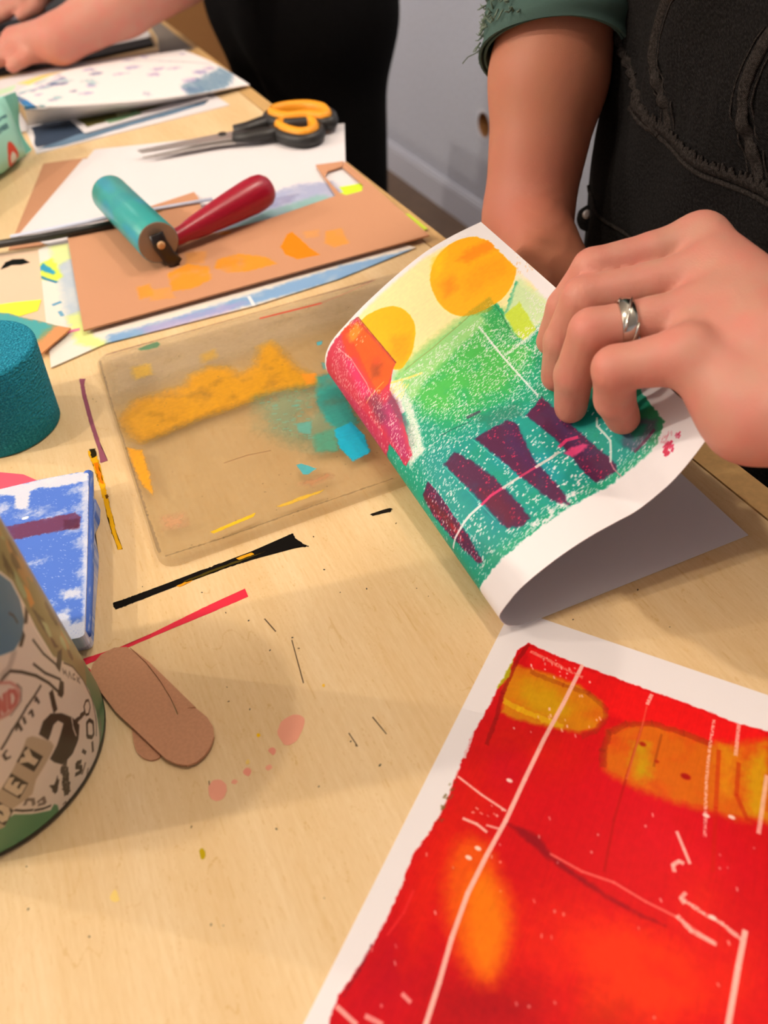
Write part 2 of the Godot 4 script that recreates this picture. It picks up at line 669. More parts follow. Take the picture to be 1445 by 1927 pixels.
func _ready() -> void:
	rng.seed = 4
	# ---------------- camera, sky, exposure
	var cam := Camera3D.new()
	cam.name = "camera"
	cam.transform = Transform3D(Basis(Vector3(0.899353, -0.073702, 0.430967), Vector3(0.349054, 0.714617, -0.606205), Vector3(-0.263297, 0.695622, 0.668419)), Vector3(0, T + 0.30, 0))
	cam.near = 0.02
	cam.far = 40.0
	var lens := CameraAttributesPhysical.new()
	lens.frustum_focal_length = 18.46
	lens.exposure_aperture = 5.2
	lens.frustum_focus_distance = 0.42
	cam.attributes = lens
	cam.fov = 66.0419
	add_child(cam)
	cam.current = true
	var env := Environment.new()
	env.background_mode = Environment.BG_COLOR
	env.background_color = Color(0.02, 0.02, 0.02)
	env.tonemap_mode = Environment.TONE_MAPPER_LINEAR
	env.tonemap_exposure = 0.94
	env.sdfgi_enabled = true
	env.ssao_enabled = true
	env.ssil_enabled = true
	var around := WorldEnvironment.new()
	around.name = "surroundings"
	around.environment = env
	add_child(around)

	var nz := FastNoiseLite.new()
	nz.seed = 3
	nz.frequency = 0.22
	nz.fractal_octaves = 2
	noise_fine = nz.get_seamless_image(512, 512).get_data()
	nz.seed = 8
	nz.frequency = 0.06
	nz.fractal_octaves = 4
	noise_mid = nz.get_seamless_image(512, 512).get_data()
	nz.seed = 15
	nz.frequency = 0.012
	nz.fractal_octaves = 4
	noise_coarse = nz.get_seamless_image(512, 512).get_data()
	materials()
	room()
	lamps()
	table()
	gel_plate()
	curled_print()
	red_print()
	card_pile()
	brayer()
	scissors()
	far_papers()
	small_things()
	tumbler()
	standing_person()
	far_person()

func materials() -> void:
	var fine := noise_texture(0.12, 256, Color(0.93, 0.93, 0.93), Color.WHITE, 2)
	var mottle := noise_texture(0.03, 256, Color(0.90, 0.90, 0.90), Color.WHITE, 6, FastNoiseLite.TYPE_SIMPLEX, 5)
	M.fine = fine
	M.mottle = mottle
	M.wood = tex_mat(wood_texture(), 0.42, 0.42)
	M.wood.uv1_triplanar = false
	M.batten = grained(mat(c8(214, 172, 112), 0.5), fine, 6.0)
	M.kraft = grained(mat(c8(200, 146, 112), 0.85, 0.3), fine, 14.0)
	M.paper = mat(c8(222, 217, 220), 0.75, 0.35)
	M.wall = grained(mat(c8(206, 212, 228), 0.7), fine, 2.0)
	M.wall_far = M.wall
	M.trim = mat(c8(212, 216, 230), 0.5)
	M.floor = grained(mat(c8(120, 98, 80), 0.5), mottle, 2.0)
	M.ceiling = mat(c8(226, 222, 214), 0.9)
	M.brown = grained(mat(c8(110, 62, 32), 0.5), fine, 3.0)
	M.tan = grained(mat(c8(176, 124, 72), 0.6), fine, 3.0)
	M.black = mat(c8(22, 20, 20), 0.5)
	M.fleck = mat(c8(96, 70, 40), 0.6)
	M.black_metal = mat(c8(30, 20, 18), 0.35)
	M.steel = mat(c8(196, 190, 186), 0.36)
	M.steel.metallic = 0.7
	M.silver = mat(c8(206, 202, 192), 0.16)
	M.silver.metallic = 1.0
	var denim_tex := denim_texture()
	M.denim = grained(mat(c8(54, 52, 52), 0.95, 0.12), denim_tex, 15.6, 0.05)
	M.denim.rim_enabled = true
	M.denim.rim = 0.08
	M.seam = grained(mat(c8(86, 80, 77), 0.95, 0.12), denim_tex, 15.6, 0.05)
	M.dark_cloth = grained(mat(c8(28, 26, 27), 0.95, 0.2), denim_tex, 8.0)
	M.shirt = grained(mat(c8(76, 100, 94), 0.9, 0.2), fine, 30.0)
	M.hair = mat(c8(46, 34, 27), 0.7)
	M.skin = mat(Color.WHITE, 0.52, 0.42)
	M.skin.vertex_color_use_as_albedo = true
	M.skin.subsurf_scatter_enabled = true
	M.skin.subsurf_scatter_strength = 0.12
	var pores := noise_texture(0.25, 256, Color(0.4, 0.4, 0.4), Color.WHITE, 31, FastNoiseLite.TYPE_CELLULAR, 2)
	M.skin.heightmap_enabled = true
	M.skin.heightmap_texture = pores
	M.skin.heightmap_scale = 0.02
	M.skin.uv1_triplanar = true
	M.skin.uv1_world_triplanar = true
	M.skin.uv1_scale = Vector3.ONE * 26.0

func room() -> void:
	structure("floor", box_mesh(Vector3(-3, -0.1, -4.6), Vector3(2.6, 0, 3)), M.floor, "dark brown floor")
	structure("ceiling", box_mesh(Vector3(-3, 2.75, -4.6), Vector3(2.6, 2.85, 3)), M.ceiling)
	# the wall beside the table, with a round hole knocked through its face
	var wall := CSGCombiner3D.new()
	wall.name = "wall_right"
	wall.set_meta("kind", "structure")
	wall.set_meta("label", "pale blue grey wall with a round hole")
	var slabw := CSGBox3D.new()
	slabw.name = "plaster"
	slabw.size = Vector3(0.14, 2.75, 5.88)
	slabw.position = Vector3(1.3735, 1.375, 0.06)
	slabw.material = M.wall
	wall.add_child(slabw)
	var hole := CSGCylinder3D.new()
	hole.name = "hole"
	hole.operation = CSGShape3D.OPERATION_SUBTRACTION
	hole.radius = 0.035
	hole.height = 0.12
	hole.sides = 22
	hole.rotation.z = PI / 2
	hole.position = Vector3(1.3235, 0.339, -2.165)
	hole.material = M.tan
	wall.add_child(hole)
	add_child(wall)
	var rim := lathe(Vector3(1.3035, 0.339, -2.165), Vector3.LEFT, [0.0352, -0.004, 0.0352, 0.001, 0.041, 0.0018, 0.046, 0.0002], 22)
	part("hole_rim", rim, M.trim, wall, "chipped pale rim of the hole")
	# skirting board with an eased top edge, also round the corner
	var st := begin()
	for i in 3:
		var prof := [0.0, 0.006, 0.013, 0.016]
		box(st, Vector3(1.3035 - [0.016, 0.013, 0.007][i], [0.0, 0.088, 0.097][i], -2.895), Vector3(1.31, [0.088, 0.097, 0.104][i], 3.0))
	structure("baseboard_right", finish(st), M.trim, "pale grey skirting board")
	structure("wall_corner", box_mesh(Vector3(1.3035, 0, -2.88), Vector3(2.6, 2.75, -2.74)), M.wall)
	structure("wall_back", box_mesh(Vector3(-3, 0, -4.6), Vector3(2.6, 2.75, -4.5)), M.wall_far)
	structure("wall_left", box_mesh(Vector3(-3.1, 0, -4.6), Vector3(-3, 2.75, 3)), M.wall_far)
	structure("wall_front", box_mesh(Vector3(-3, 0, 3), Vector3(2.6, 2.75, 3.1)), M.wall_far)
	structure("wall_far_right", box_mesh(Vector3(2.6, 0, -4.6), Vector3(2.7, 2.75, 3)), M.wall_far)
	var door := structure("door_1", box_mesh(Vector3(1.35, 0, -4.5), Vector3(2.2, 2.05, -4.45)), M.brown, "dark brown wooden door")
	part("door_frame", box_mesh(Vector3(1.27, 0, -4.5), Vector3(1.345, 2.12, -4.44)), M.brown, door)
	part("door_frame", box_mesh(Vector3(2.205, 0, -4.5), Vector3(2.28, 2.12, -4.44)), M.brown, door)
	part("door_panel", box_mesh(Vector3(1.47, 1.1, -4.45), Vector3(2.08, 1.9, -4.442)), M.brown, door)
	part("door_panel", box_mesh(Vector3(1.47, 0.2, -4.45), Vector3(2.08, 0.95, -4.442)), M.brown, door)
	# a low tan wooden cabinet behind the far end of the table
	var cab := thing("cabinet", "low tan wooden cabinet against the wall past the far end of the table", "cabinet", Vector3(0.85, 0, -4.2))
	part("carcass", box_mesh(Vector3(0.2, 0.06, -4.48), Vector3(1.22, 0.8, -3.98)), M.tan, cab)
	part("plinth", box_mesh(Vector3(0.24, 0, -4.46), Vector3(1.18, 0.06, -4.02)), M.brown, cab)
	for i in 2:
		var dr := part("cabinet_door", box_mesh(Vector3(0.22 + 0.5 * i, 0.08, -3.98), Vector3(0.70 + 0.5 * i, 0.78, -3.962)), M.tan, cab)
		part("knob", lathe(Vector3(0.67 + 0.09 * i, 0.45, -3.962), Vector3.BACK, [0.006, 0, 0.006, 0.012, 0.014, 0.016, 0.012, 0.026, 0, 0.028], 14), M.steel, dr)

func lamps() -> void:
	# ceiling lamps in small round housings; [place, energy, warm]
	var glow := mat(Color.WHITE, 0.5)
	glow.emission_enabled = true
	glow.emission = c8(255, 226, 190)
	glow.emission_energy_multiplier = 6.0
	for l in LAMPS:
		var at: Vector3 = l[0]
		var o := thing("ceiling_lamp", "round ceiling lamp with a warm bulb above the work table", "lamp", at, "ceiling lamps")
		part("housing", lathe(Vector3(at.x, 2.75, at.z), Vector3.DOWN, [0, 0, 0.05, 0, 0.05, 0.07, 0.046, 0.07, 0.046, 0.02, 0, 0.02], 24), M.trim, o)
		part("bulb", lathe(at + Vector3(0, 0.04, 0), Vector3.DOWN, [0, 0, 0.015, 0.002, 0.028, 0.02, 0.034, 0.045, 0.028, 0.068, 0.014, 0.078, 0, 0.08], 20), glow, o)
		var b := OmniLight3D.new()
		b.name = "bulb_light"
		b.light_energy = l[1]
		b.light_color = l[2]
		b.light_size = 0.035
		b.omni_range = 12.0
		b.omni_attenuation = 2.0
		b.shadow_enabled = true
		o.add_child(b)

const LAMPS := [
	[Vector3(-2.47, 2.66, -2.07), 2.4, Color(1.0, 0.94, 0.865)],
	[Vector3(-2.14, 2.66, -0.74), 2.3, Color(1.0, 0.94, 0.865)],
	[Vector3(1.00, 2.66, -0.70), 0.8, Color(1.0, 0.94, 0.865)],
	[Vector3(0.42, 2.66, -0.25), 0.7, Color(1.0, 0.94, 0.865)],
	[Vector3(-0.80, 2.66, -0.45), 0.75, Color(1.0, 0.94, 0.865)],
	[Vector3(-0.5, 2.66, -3.4), 0.25, Color(1.0, 0.94, 0.865)],  # unseen lamp added to light the background past the table
]

# ------------------------------------------------------------------ the table and the paint on it
func table() -> void:
	var t := thing("work_table", "pale plywood work table with paint marks and a wooden edge strip", "table", Vector3(-0.2, 0, -0.85))
	var fr := [-0.30, 0.0, 1.0, 0.0, 0.0, 1.0]
	part("tabletop", slab(v2([-0.75, -2.3, 0.2828, -2.3, 0.2828, 0.25, -0.75, 0.25]), T - 0.018, T, fr, Vector2(0.5, 1.0)), M.wood, t)
	part("edge_strip", box_mesh(Vector3(0.2840, T - 0.045, -2.3), Vector3(0.3010, T, 0.25)), M.batten, t, "solid wooden edge strip")
	for x in [-0.70, 0.22]:
		for z in [-2.2, 0.15]:
			part("leg", box_mesh(Vector3(x, 0, z), Vector3(x + 0.06, T - 0.018, z + 0.06)), M.batten, t)
	part("rail", box_mesh(Vector3(-0.70, T - 0.12, -2.2), Vector3(-0.67, T - 0.018, 0.2)), M.batten, t)
	part("rail", box_mesh(Vector3(0.24, T - 0.12, -2.2), Vector3(0.27, T - 0.018, 0.2)), M.batten, t)
	var ink := func(name_: String, q: Array, c: Color, step := 0.0012, amp := 0.0003, rough := 0.5, over := 0.0) -> void:
		part("paint_mark", slab(ragged(v2(q), step, amp), T - 0.0002, T + 0.00012 + over), mat(c, 0.85, 0.15), t, name_)
	ink.call("black brush stroke", [-0.0346, -0.2975, -0.0105, -0.2965, 0.0122, -0.2966, 0.0384, -0.2961, 0.0538, -0.2971, 0.0636, -0.2979, 0.0634, -0.2926, 0.0677, -0.2843, 0.0621, -0.287, 0.0579, -0.2877, 0.0451, -0.2897, 0.028, -0.2915, 0.0081, -0.2923, -0.0115, -0.2926, -0.0253, -0.2924, -0.0343, -0.2923], c8(20, 17, 15), 0.0007, 0.00035)
	ink.call("olive streak in the black stroke", [0.0014, -0.2939, 0.0173, -0.2942, 0.0345, -0.2935, 0.0461, -0.2926, 0.0371, -0.2924, 0.0167, -0.2924, 0.0025, -0.2925], c8(74, 62, 20), 0.001, 0.0003, 0.5, 0.00008)
	ink.call("orange streak under the black stroke", [-0.0026, -0.2925, 0.006, -0.293, 0.0054, -0.2917, -0.0013, -0.291], c8(228, 150, 30), 0.001, 0.0002, 0.5, 0.00008)
	ink.call("orange streak on the black stroke", [0.0306, -0.2957, 0.0394, -0.2955, 0.0399, -0.2935, 0.0317, -0.2938], c8(228, 160, 30), 0.001, 0.0002, 0.5, 0.00008)
	ink.call("small black mark", [0.106, -0.2904, 0.111, -0.29, 0.1178, -0.2894, 0.1185, -0.2881, 0.1168, -0.2866, 0.111, -0.288, 0.107, -0.2884], c8(30, 25, 20), 0.0005, 0.0003)
	ink.call("red tapering brush stroke", [-0.0639, -0.2674, -0.056, -0.2699, -0.0334, -0.2677, -0.0173, -0.269, 0.005, -0.2717, 0.0282, -0.2733, 0.0279, -0.2675, 0.0063, -0.2668, -0.018, -0.2664, -0.0338, -0.2658, -0.0568, -0.2655, -0.064, -0.264], c8(222, 52, 72), 0.002, 0.00012)
	ink.call("red mark beside the tumbler", [-0.0571, -0.2637, -0.0532, -0.2632, -0.0521, -0.2609, -0.0552, -0.26], c8(206, 40, 70))
	ink.call("purple thin stroke", [-0.0141, -0.5148, -0.0101, -0.5123, -0.0121, -0.5069, -0.0135, -0.489, -0.0144, -0.461, -0.015, -0.4269, -0.014, -0.4134, -0.0186, -0.4133, -0.0173, -0.4253, -0.0171, -0.4593, -0.0158, -0.4925], c8(148, 84, 104), 0.0012, 0.0002)
	ink.call("yellow and orange stroke", [-0.0238, -0.4297, -0.0193, -0.4289, -0.0193, -0.4148, -0.0198, -0.3955, -0.0212, -0.3726, -0.0224, -0.3488, -0.0222, -0.333, -0.0241, -0.3333, -0.0247, -0.3492, -0.0239, -0.3682, -0.023, -0.3936, -0.023, -0.4158], c8(232, 172, 24), 0.001, 0.00045)
	ink.call("orange part of the yellow stroke", [-0.0224, -0.4155, -0.0199, -0.4151, -0.0205, -0.3986, -0.0208, -0.3923, -0.0224, -0.3954], c8(220, 120, 14), 0.001, 0.0004, 0.5, 0.00008)
	ink.call("black tip of the yellow stroke", [-0.0223, -0.4306, -0.0188, -0.4298, -0.0193, -0.4218, -0.0224, -0.4212], c8(42, 36, 16), 0.0008, 0.0005, 0.5, 0.0001)
	ink.call("brown fleck on the yellow stroke", [-0.022, -0.3824, -0.0203, -0.3819, -0.0206, -0.3785, -0.0221, -0.3788], c8(110, 70, 20), 0.0008, 0.0004, 0.5, 0.0001)
	ink.call("black crescent of paint", [-0.0454, -0.7252, -0.0405, -0.737, -0.0338, -0.7397, -0.0252, -0.735, -0.0207, -0.7237, -0.0284, -0.7242, -0.036, -0.7282], c8(20, 22, 22), 0.003, 0.0003, 0.5, 0.0005)
	var pink := c8(236, 164, 138)
	var blots := [[[0.0143, -0.1885, 0.0186, -0.1935, 0.0251, -0.1936, 0.0282, -0.1899, 0.025, -0.1843, 0.0201, -0.1804, 0.0154, -0.1809], pink], [[0.0082, -0.1828, 0.0106, -0.1834, 0.0117, -0.1806, 0.0095, -0.179], c8(230, 150, 128)], [[-0.0047, -0.1782, -0.0021, -0.1797, -0.0005, -0.177, -0.0028, -0.1748], c8(230, 150, 128)], [[0.0045, -0.1757, 0.0071, -0.1765, 0.0077, -0.1742, 0.0051, -0.1735], pink], [[-0.0102, -0.1763, -0.0081, -0.177, -0.0072, -0.175, -0.0092, -0.1744], pink], [[-0.0194, -0.1783, -0.0166, -0.1807, -0.013, -0.1791, -0.0119, -0.1751, -0.0141, -0.1711, -0.0179, -0.1706, -0.0199, -0.1736], pink], [[0.0062, -0.1917, 0.0075, -0.1925, 0.0081, -0.1907, 0.0066, -0.1901], c8(240, 190, 20)], [[-0.002, -0.1821, -0.0004, -0.1829, -0.0001, -0.1808, -0.0017, -0.1803], c8(236, 200, 110)], [[-0.0298, -0.1551, -0.0284, -0.1556, -0.0275, -0.153, -0.0288, -0.1507, -0.0302, -0.1515], c8(186, 160, 24)], [[-0.0652, -0.1535, -0.0622, -0.1562, -0.0616, -0.1507, -0.0639, -0.1509], c8(238, 208, 124)], [[0.0408, -0.2015, 0.0421, -0.2021, 0.0423, -0.2007, 0.041, -0.2001], c8(240, 190, 60)]]
	for b in blots:
		ink.call("small paint blot", rounded_flat(b[0], 0.006), b[1], 0.0015, 0.00015)
	# dark flecks and scratches
	var flecks := [0.0023, -0.2213, -0.0333, -0.1268, -0.0294, -0.1245, -0.092, -0.1802, -0.0935, -0.1635, -0.0744, -0.1432, -0.0299, -0.1655, 0.0823, -0.2431, 0.1042, -0.2312, 0.1069, -0.2239, 0.0697, -0.2474, -0.0221, -0.268, 0.0148, -0.2632, 0.0233, -0.2529, 0.0386, -0.2329, 0.039, -0.2256, 0.0266, -0.2311, -0.0307, -0.2568, 0.0007, -0.2137, 0.0079, -0.2053, 0.0412, -0.1699, 0.0425, -0.1673, 0.0475, -0.1543, -0.01, -0.4847, -0.0086, -0.4804, -0.0184, -0.3009, 0.0079, -0.2818, 0.0725, -0.2901, 0.0685, -0.2654, 0.1596, -0.1784, 0.1154, -0.2771, 0.0215, -0.1575, 0, -0.149, 0.0069, -0.1165, 0.1969, -0.1784, 0.1954, -0.1537]
	for i in flecks.size() / 2:
		var p := Vector2(flecks[2 * i], flecks[2 * i + 1])
		var q := PackedVector2Array()
		var r := rng.randf_range(0.00018, 0.0004)
		var l := rng.randf_range(1.0, 2.2)
		var a := rng.randf() * TAU
		for j in 7:
			q.append(p + Vector2(cos(TAU * j / 7) * r * l, sin(TAU * j / 7) * r).rotated(a))
		part("paint_fleck", slab(q, T - 0.0002, T + 0.00012), M.black if i % 3 else M.fleck, t)
	for s in [[-0.0183, -0.1811, -0.0179, -0.1811, -0.0187, -0.1761, -0.0191, -0.1763], [0.0303, -0.2501, 0.0309, -0.2502, 0.0331, -0.2402, 0.0325, -0.2401], [0.0376, -0.2317, 0.0381, -0.2317, 0.0343, -0.2066, 0.0337, -0.2066], [0.0418, -0.1739, 0.0423, -0.1739, 0.0431, -0.1664, 0.0426, -0.1664], [0.054, -0.1761, 0.0546, -0.1761, 0.0563, -0.1659, 0.0558, -0.1659]]:
		part("scratch", slab(v2(s), T - 0.0002, T + 0.0001), M.fleck, t)

func rounded_flat(q: Array, r: float) -> Array:
	var o := []
	for p in rounded(v2(q), r, 3):
		o.append_array([p.x, p.y])
	return o
# ------------------------------------------------------------------ gel printing plate
func gel_plate() -> void:
	var fr := [0.00119, -0.52772, 0.99932, 0.03686, -0.03686, 0.99932]
	var o := Vector2(fr[0], fr[1])
	var x := Vector2(fr[2], fr[3])
	var y := Vector2(fr[4], fr[5])
	var W := 0.285
	var H := 0.2220
	var q := rounded(PackedVector2Array([o, o + x * W, o + x * W + y * H, o + y * H]), 0.012, 6)
	var t := thing("gel_plate", "clear square gel printing plate smeared with yellow and turquoise paint", "printing plate", Vector3(o.x + 0.14, T, o.y + 0.11))
	var gel := mat(Color(0.74, 0.62, 0.38, 0.18), 0.3, 0.5)
	gel.transparency = BaseMaterial3D.TRANSPARENCY_ALPHA
	var inner := rounded(PackedVector2Array([o + (x + y) * 0.0012, o + x * (W - 0.0012) + y * 0.0012, o + x * (W - 0.0012) + y * (H - 0.0012), o + x * 0.0012 + y * (H - 0.0012)]), 0.011, 6)
	# a slab with an eased upper rim
	var st := begin()
	var ix := Geometry2D.triangulate_polygon(inner)
	for i in range(0, ix.size(), 3):
		for k in 2:
			var src := inner if k == 0 else q
			var hh := T + (0.0060 if k == 0 else 0.0003)
			tri(st, Vector3(src[ix[i]].x, hh, src[ix[i]].y), Vector3(src[ix[i + 1]].x, hh, src[ix[i + 1]].y), Vector3(src[ix[i + 2]].x, hh, src[ix[i + 2]].y), Vector3.UP if k == 0 else Vector3.DOWN)
	for i in q.size():
		var j := (i + 1) % q.size()
		var out := Vector3(q[i].x - (o + x * W * 0.5 + y * H * 0.5).x, 0, q[i].y - (o + x * W * 0.5 + y * H * 0.5).y)
		quad(st, Vector3(q[i].x, T + 0.0003, q[i].y), Vector3(q[j].x, T + 0.0003, q[j].y), Vector3(q[j].x, T + 0.0050, q[j].y), Vector3(q[i].x, T + 0.0050, q[i].y), out)
		quad(st, Vector3(q[i].x, T + 0.0050, q[i].y), Vector3(q[j].x, T + 0.0050, q[j].y), Vector3(inner[j].x, T + 0.0060, inner[j].y), Vector3(inner[i].x, T + 0.0060, inner[i].y), out + Vector3(0, 0.1, 0))
	part("gel_slab", finish(st), gel, t)
	var c := Canvas.new(285.0, 222.0, 4.0, Color(0.50, 0.40, 0.26, 0.0), self)
	var haze := c8(206, 176, 126)
	c.poly([3, 3, 282, 3, 282, 219, 3, 219], haze, 0.20, 6.0, 1.0, 0.0, 0.25)
	c.poly([2, 2, 283, 2, 283, 36, 140, 50, 2, 60], c8(190, 172, 146), 0.40, 20.0, 3.0, 0.0, 0.25)
	c.poly([15.2, 69.3, 30.7, 68.3, 49.7, 69, 55.6, 58.8, 69.1, 55.2, 80, 62.2, 86.1, 72.7, 98.1, 69, 107.8, 49, 116.3, 46.3, 120.2, 63.6, 121.9, 86.1, 128.2, 99.4, 128.3, 110.2, 117.5, 109.3, 105, 104.2, 90.7, 105.2, 72.7, 107.7, 55.6, 108.1, 41.9, 109.5, 26.5, 112.7, 11.8, 113.3, 3.9, 85.5], c8(216, 152, 22), 0.92, 9.0, 1.6, 0.0, 0.4)
	c.poly([3.5, 78.5, 22.3, 76.5, 23.3, 104.6, 13.4, 113.6, 5.1, 106.2], c8(206, 146, 24), 0.6, 12.0, 2.0, 0.0, 0.4)
	c.poly([2.1, 115.9, 9.9, 123.4, 9.7, 146.7, 7.9, 166.2, 4.1, 153.9, 2.6, 137.7], c8(232, 158, 14), 0.95, 2.0, 0.8)
	c.poly([20.9, 28.4, 33.2, 30, 32.2, 43.7, 20.7, 44.1], c8(214, 168, 50), 0.7, 4.0, 1.5)
	c.poly([68.1, 37.3, 77.9, 35.4, 77, 46, 67.3, 47.8], c8(214, 160, 40), 0.5, 5.0, 1.5)
	c.poly([122.4, 95.1, 131.1, 99, 128.5, 109.6, 121.2, 108.8], c8(240, 146, 30), 0.8, 2.0, 0.6)
	c.poly([88.4, 107.1, 107.3, 108.1, 136.9, 115, 140.6, 133.2, 134.4, 165.8, 106.5, 178.1, 91.3, 156.3, 81.1, 136.5], c8(110, 160, 130), 0.45, 16.0, 4.0, 0.0, 0.8)
	c.poly([130.5, 103.1, 139.9, 103.3, 140.1, 120.8, 136.2, 152.8, 136.8, 162, 122.4, 162.1, 119.5, 151.8, 120.3, 131.2], c8(36, 158, 150), 0.85, 3.0, 1.5, 0.1, 0.4)
	c.poly([107.7, 160.2, 120.8, 159.7, 115.9, 181.1, 103.4, 175.4], c8(70, 158, 130), 0.8, 3.0, 1.0, 0.1, 0.3)
	c.poly([101.7, 144.3, 111.3, 146.7, 106.4, 158.4, 100.7, 153], c8(86, 172, 160), 0.8, 1.5, 0.8)
	c.poly([120.3, 161.5, 132.4, 159, 134.7, 175, 131.4, 191.7, 119.8, 193.8, 117.4, 179.3], c8(0, 172, 206), 0.98, 1.2, 0.7)
	c.poly([144.5, 63.5, 149.2, 63.2, 147, 68, 143.8, 67.6], c8(70, 180, 196), 0.9, 0.8, 0.4)
	c.poly([89.3, 181.4, 92.2, 181.4, 98.6, 190, 92.7, 192.4, 90.1, 191], c8(60, 176, 190), 0.9, 0.6, 0.3)
	c.poly([138.7, 88.7, 144.8, 94.3, 143.7, 102, 137.3, 97], c8(60, 165, 170), 0.7, 1.5, 0.5)
	c.specks([90.7, 105.2, 123.1, 113.8, 105.1, 163.8, 82.4, 142.9], 60, Vector2(1.5, 4.0), 1.2, 0.4, c8(90, 180, 165), 0.5)
	c.poly([30, 211.3, 42.6, 210, 56.8, 208.5, 54.2, 211.2, 42.8, 212.3, 31.6, 213.4], c8(238, 190, 20), 0.95, 0.5, 0.3)
	c.poly([68.5, 209.2, 83.2, 208.2, 96.4, 208.8, 93.1, 210.4, 80.7, 211, 70.2, 211], c8(230, 184, 40), 0.8, 0.7, 0.4, 0.2)
	c.poly([85.4, 197.3, 102.7, 196.8, 104.6, 200.2, 91.2, 202.9], c8(190, 130, 90), 0.5, 4.0, 1.5)
	c.poly([9.1, 187.5, 19.9, 190.9, 19.3, 199.6, 8.5, 197.2], c8(214, 150, 110), 0.5, 6.0, 2.0)
	c.line([52, 159.1, 66.3, 158.9, 79.9, 161.5], 0.8, c8(150, 96, 60), 0.5, 0.3)
	c.poly([29, 6.3, 44.1, 3.5, 45.7, 8.3, 42.4, 11.8, 31.6, 10.1], c8(70, 132, 96), 0.85, 1.0, 0.6)
	c.line([119.3, 11.5, 142.5, 12.9, 166.2, 14.2], 2.2, c8(206, 60, 44), 0.85, 0.15)
	c.line([166.2, 14.2, 189.9, 9.5, 215.3, 2.1], 1.0, c8(176, 90, 84), 0.5, 0.2)
	c.line([6.1, 1.6, 46.4, 1.1, 86, 1, 135.5, 0.6, 212.7, 2.3], 2.2, c8(110, 66, 62), 0.55, 0.15, 0.6)
	c.line([2, 8.5, 0.8, 57.8, 0.9, 116.8, 1.3, 181.9, 2.1, 213.8], 2.0, c8(120, 100, 78), 0.45, 0.2, 0.7)
	c.line([4.7, 217.6, 35.5, 219, 77.6, 218.4, 134.5, 218.6], 1.0, c8(110, 92, 62), 0.4, 0.3, 0.5)
	c.specks([4, 4, 281, 4, 281, 221, 4, 221], 110, Vector2(0.4, 1.4), 0.5, 0.4, c8(70, 60, 40), 0.6)
	c.specks([4, 4, 140, 4, 100, 60, 4, 100], 40, Vector2(0.6, 2.2), 0.9, 0.4, c8(120, 84, 80), 0.5)
	c.streaks([2, 2, 283, 2, 283, 220, 2, 220], 0.07, false)
	var film := tex_mat(c.texture(), 0.32, 0.5)
	film.transparency = BaseMaterial3D.TRANSPARENCY_ALPHA
	var face := begin()
	for i in range(0, ix.size(), 3):
		var tr := []
		for k in 3:
			var e := inner[ix[i + k]] - o
			tr.append([Vector3(inner[ix[i + k]].x, T + 0.0061, inner[ix[i + k]].y), Vector2(e.dot(x) / W, e.dot(y) / H)])
		tri(face, tr[0][0], tr[1][0], tr[2][0], Vector3.UP, tr[0][1], tr[1][1], tr[2][1])
	part("paint_film", finish(face), film, t, "yellow and turquoise paint left on the plate")

# ------------------------------------------------------------------ the print that is being lifted
var curl_front: PackedVector2Array
var curl_back: PackedVector2Array
func smooth_line(q: Array, n: int) -> PackedVector2Array:
	# even steps along a Catmull-Rom curve
	var p := v2(q)
	var c := Curve2D.new()
	for i in p.size():
		var t := (p[mini(i + 1, p.size() - 1)] - p[maxi(i - 1, 0)]) / 6.0
		c.add_point(p[i], -t, t)
	c.bake_interval = 0.0005
	var o := PackedVector2Array()
	for i in n + 1:
		o.append(c.sample_baked(c.get_baked_length() * i / n, true))
	return o

func curl(u: float, v: float) -> Vector3:
	var x := u * 240.0
	var i := mini(int(x), 239)
	var a := curl_front[i].lerp(curl_front[i + 1], x - i)
	var b := curl_back[i].lerp(curl_back[i + 1], x - i)
	var p := a.lerp(b, v)
	return Vector3(0.26657, 0.88, -0.17995) + Vector3(-0.99878, 0, -0.04943) * p.x + Vector3(0.04943, 0, -0.99878) * (v * 0.216) + Vector3(0, p.y, 0)

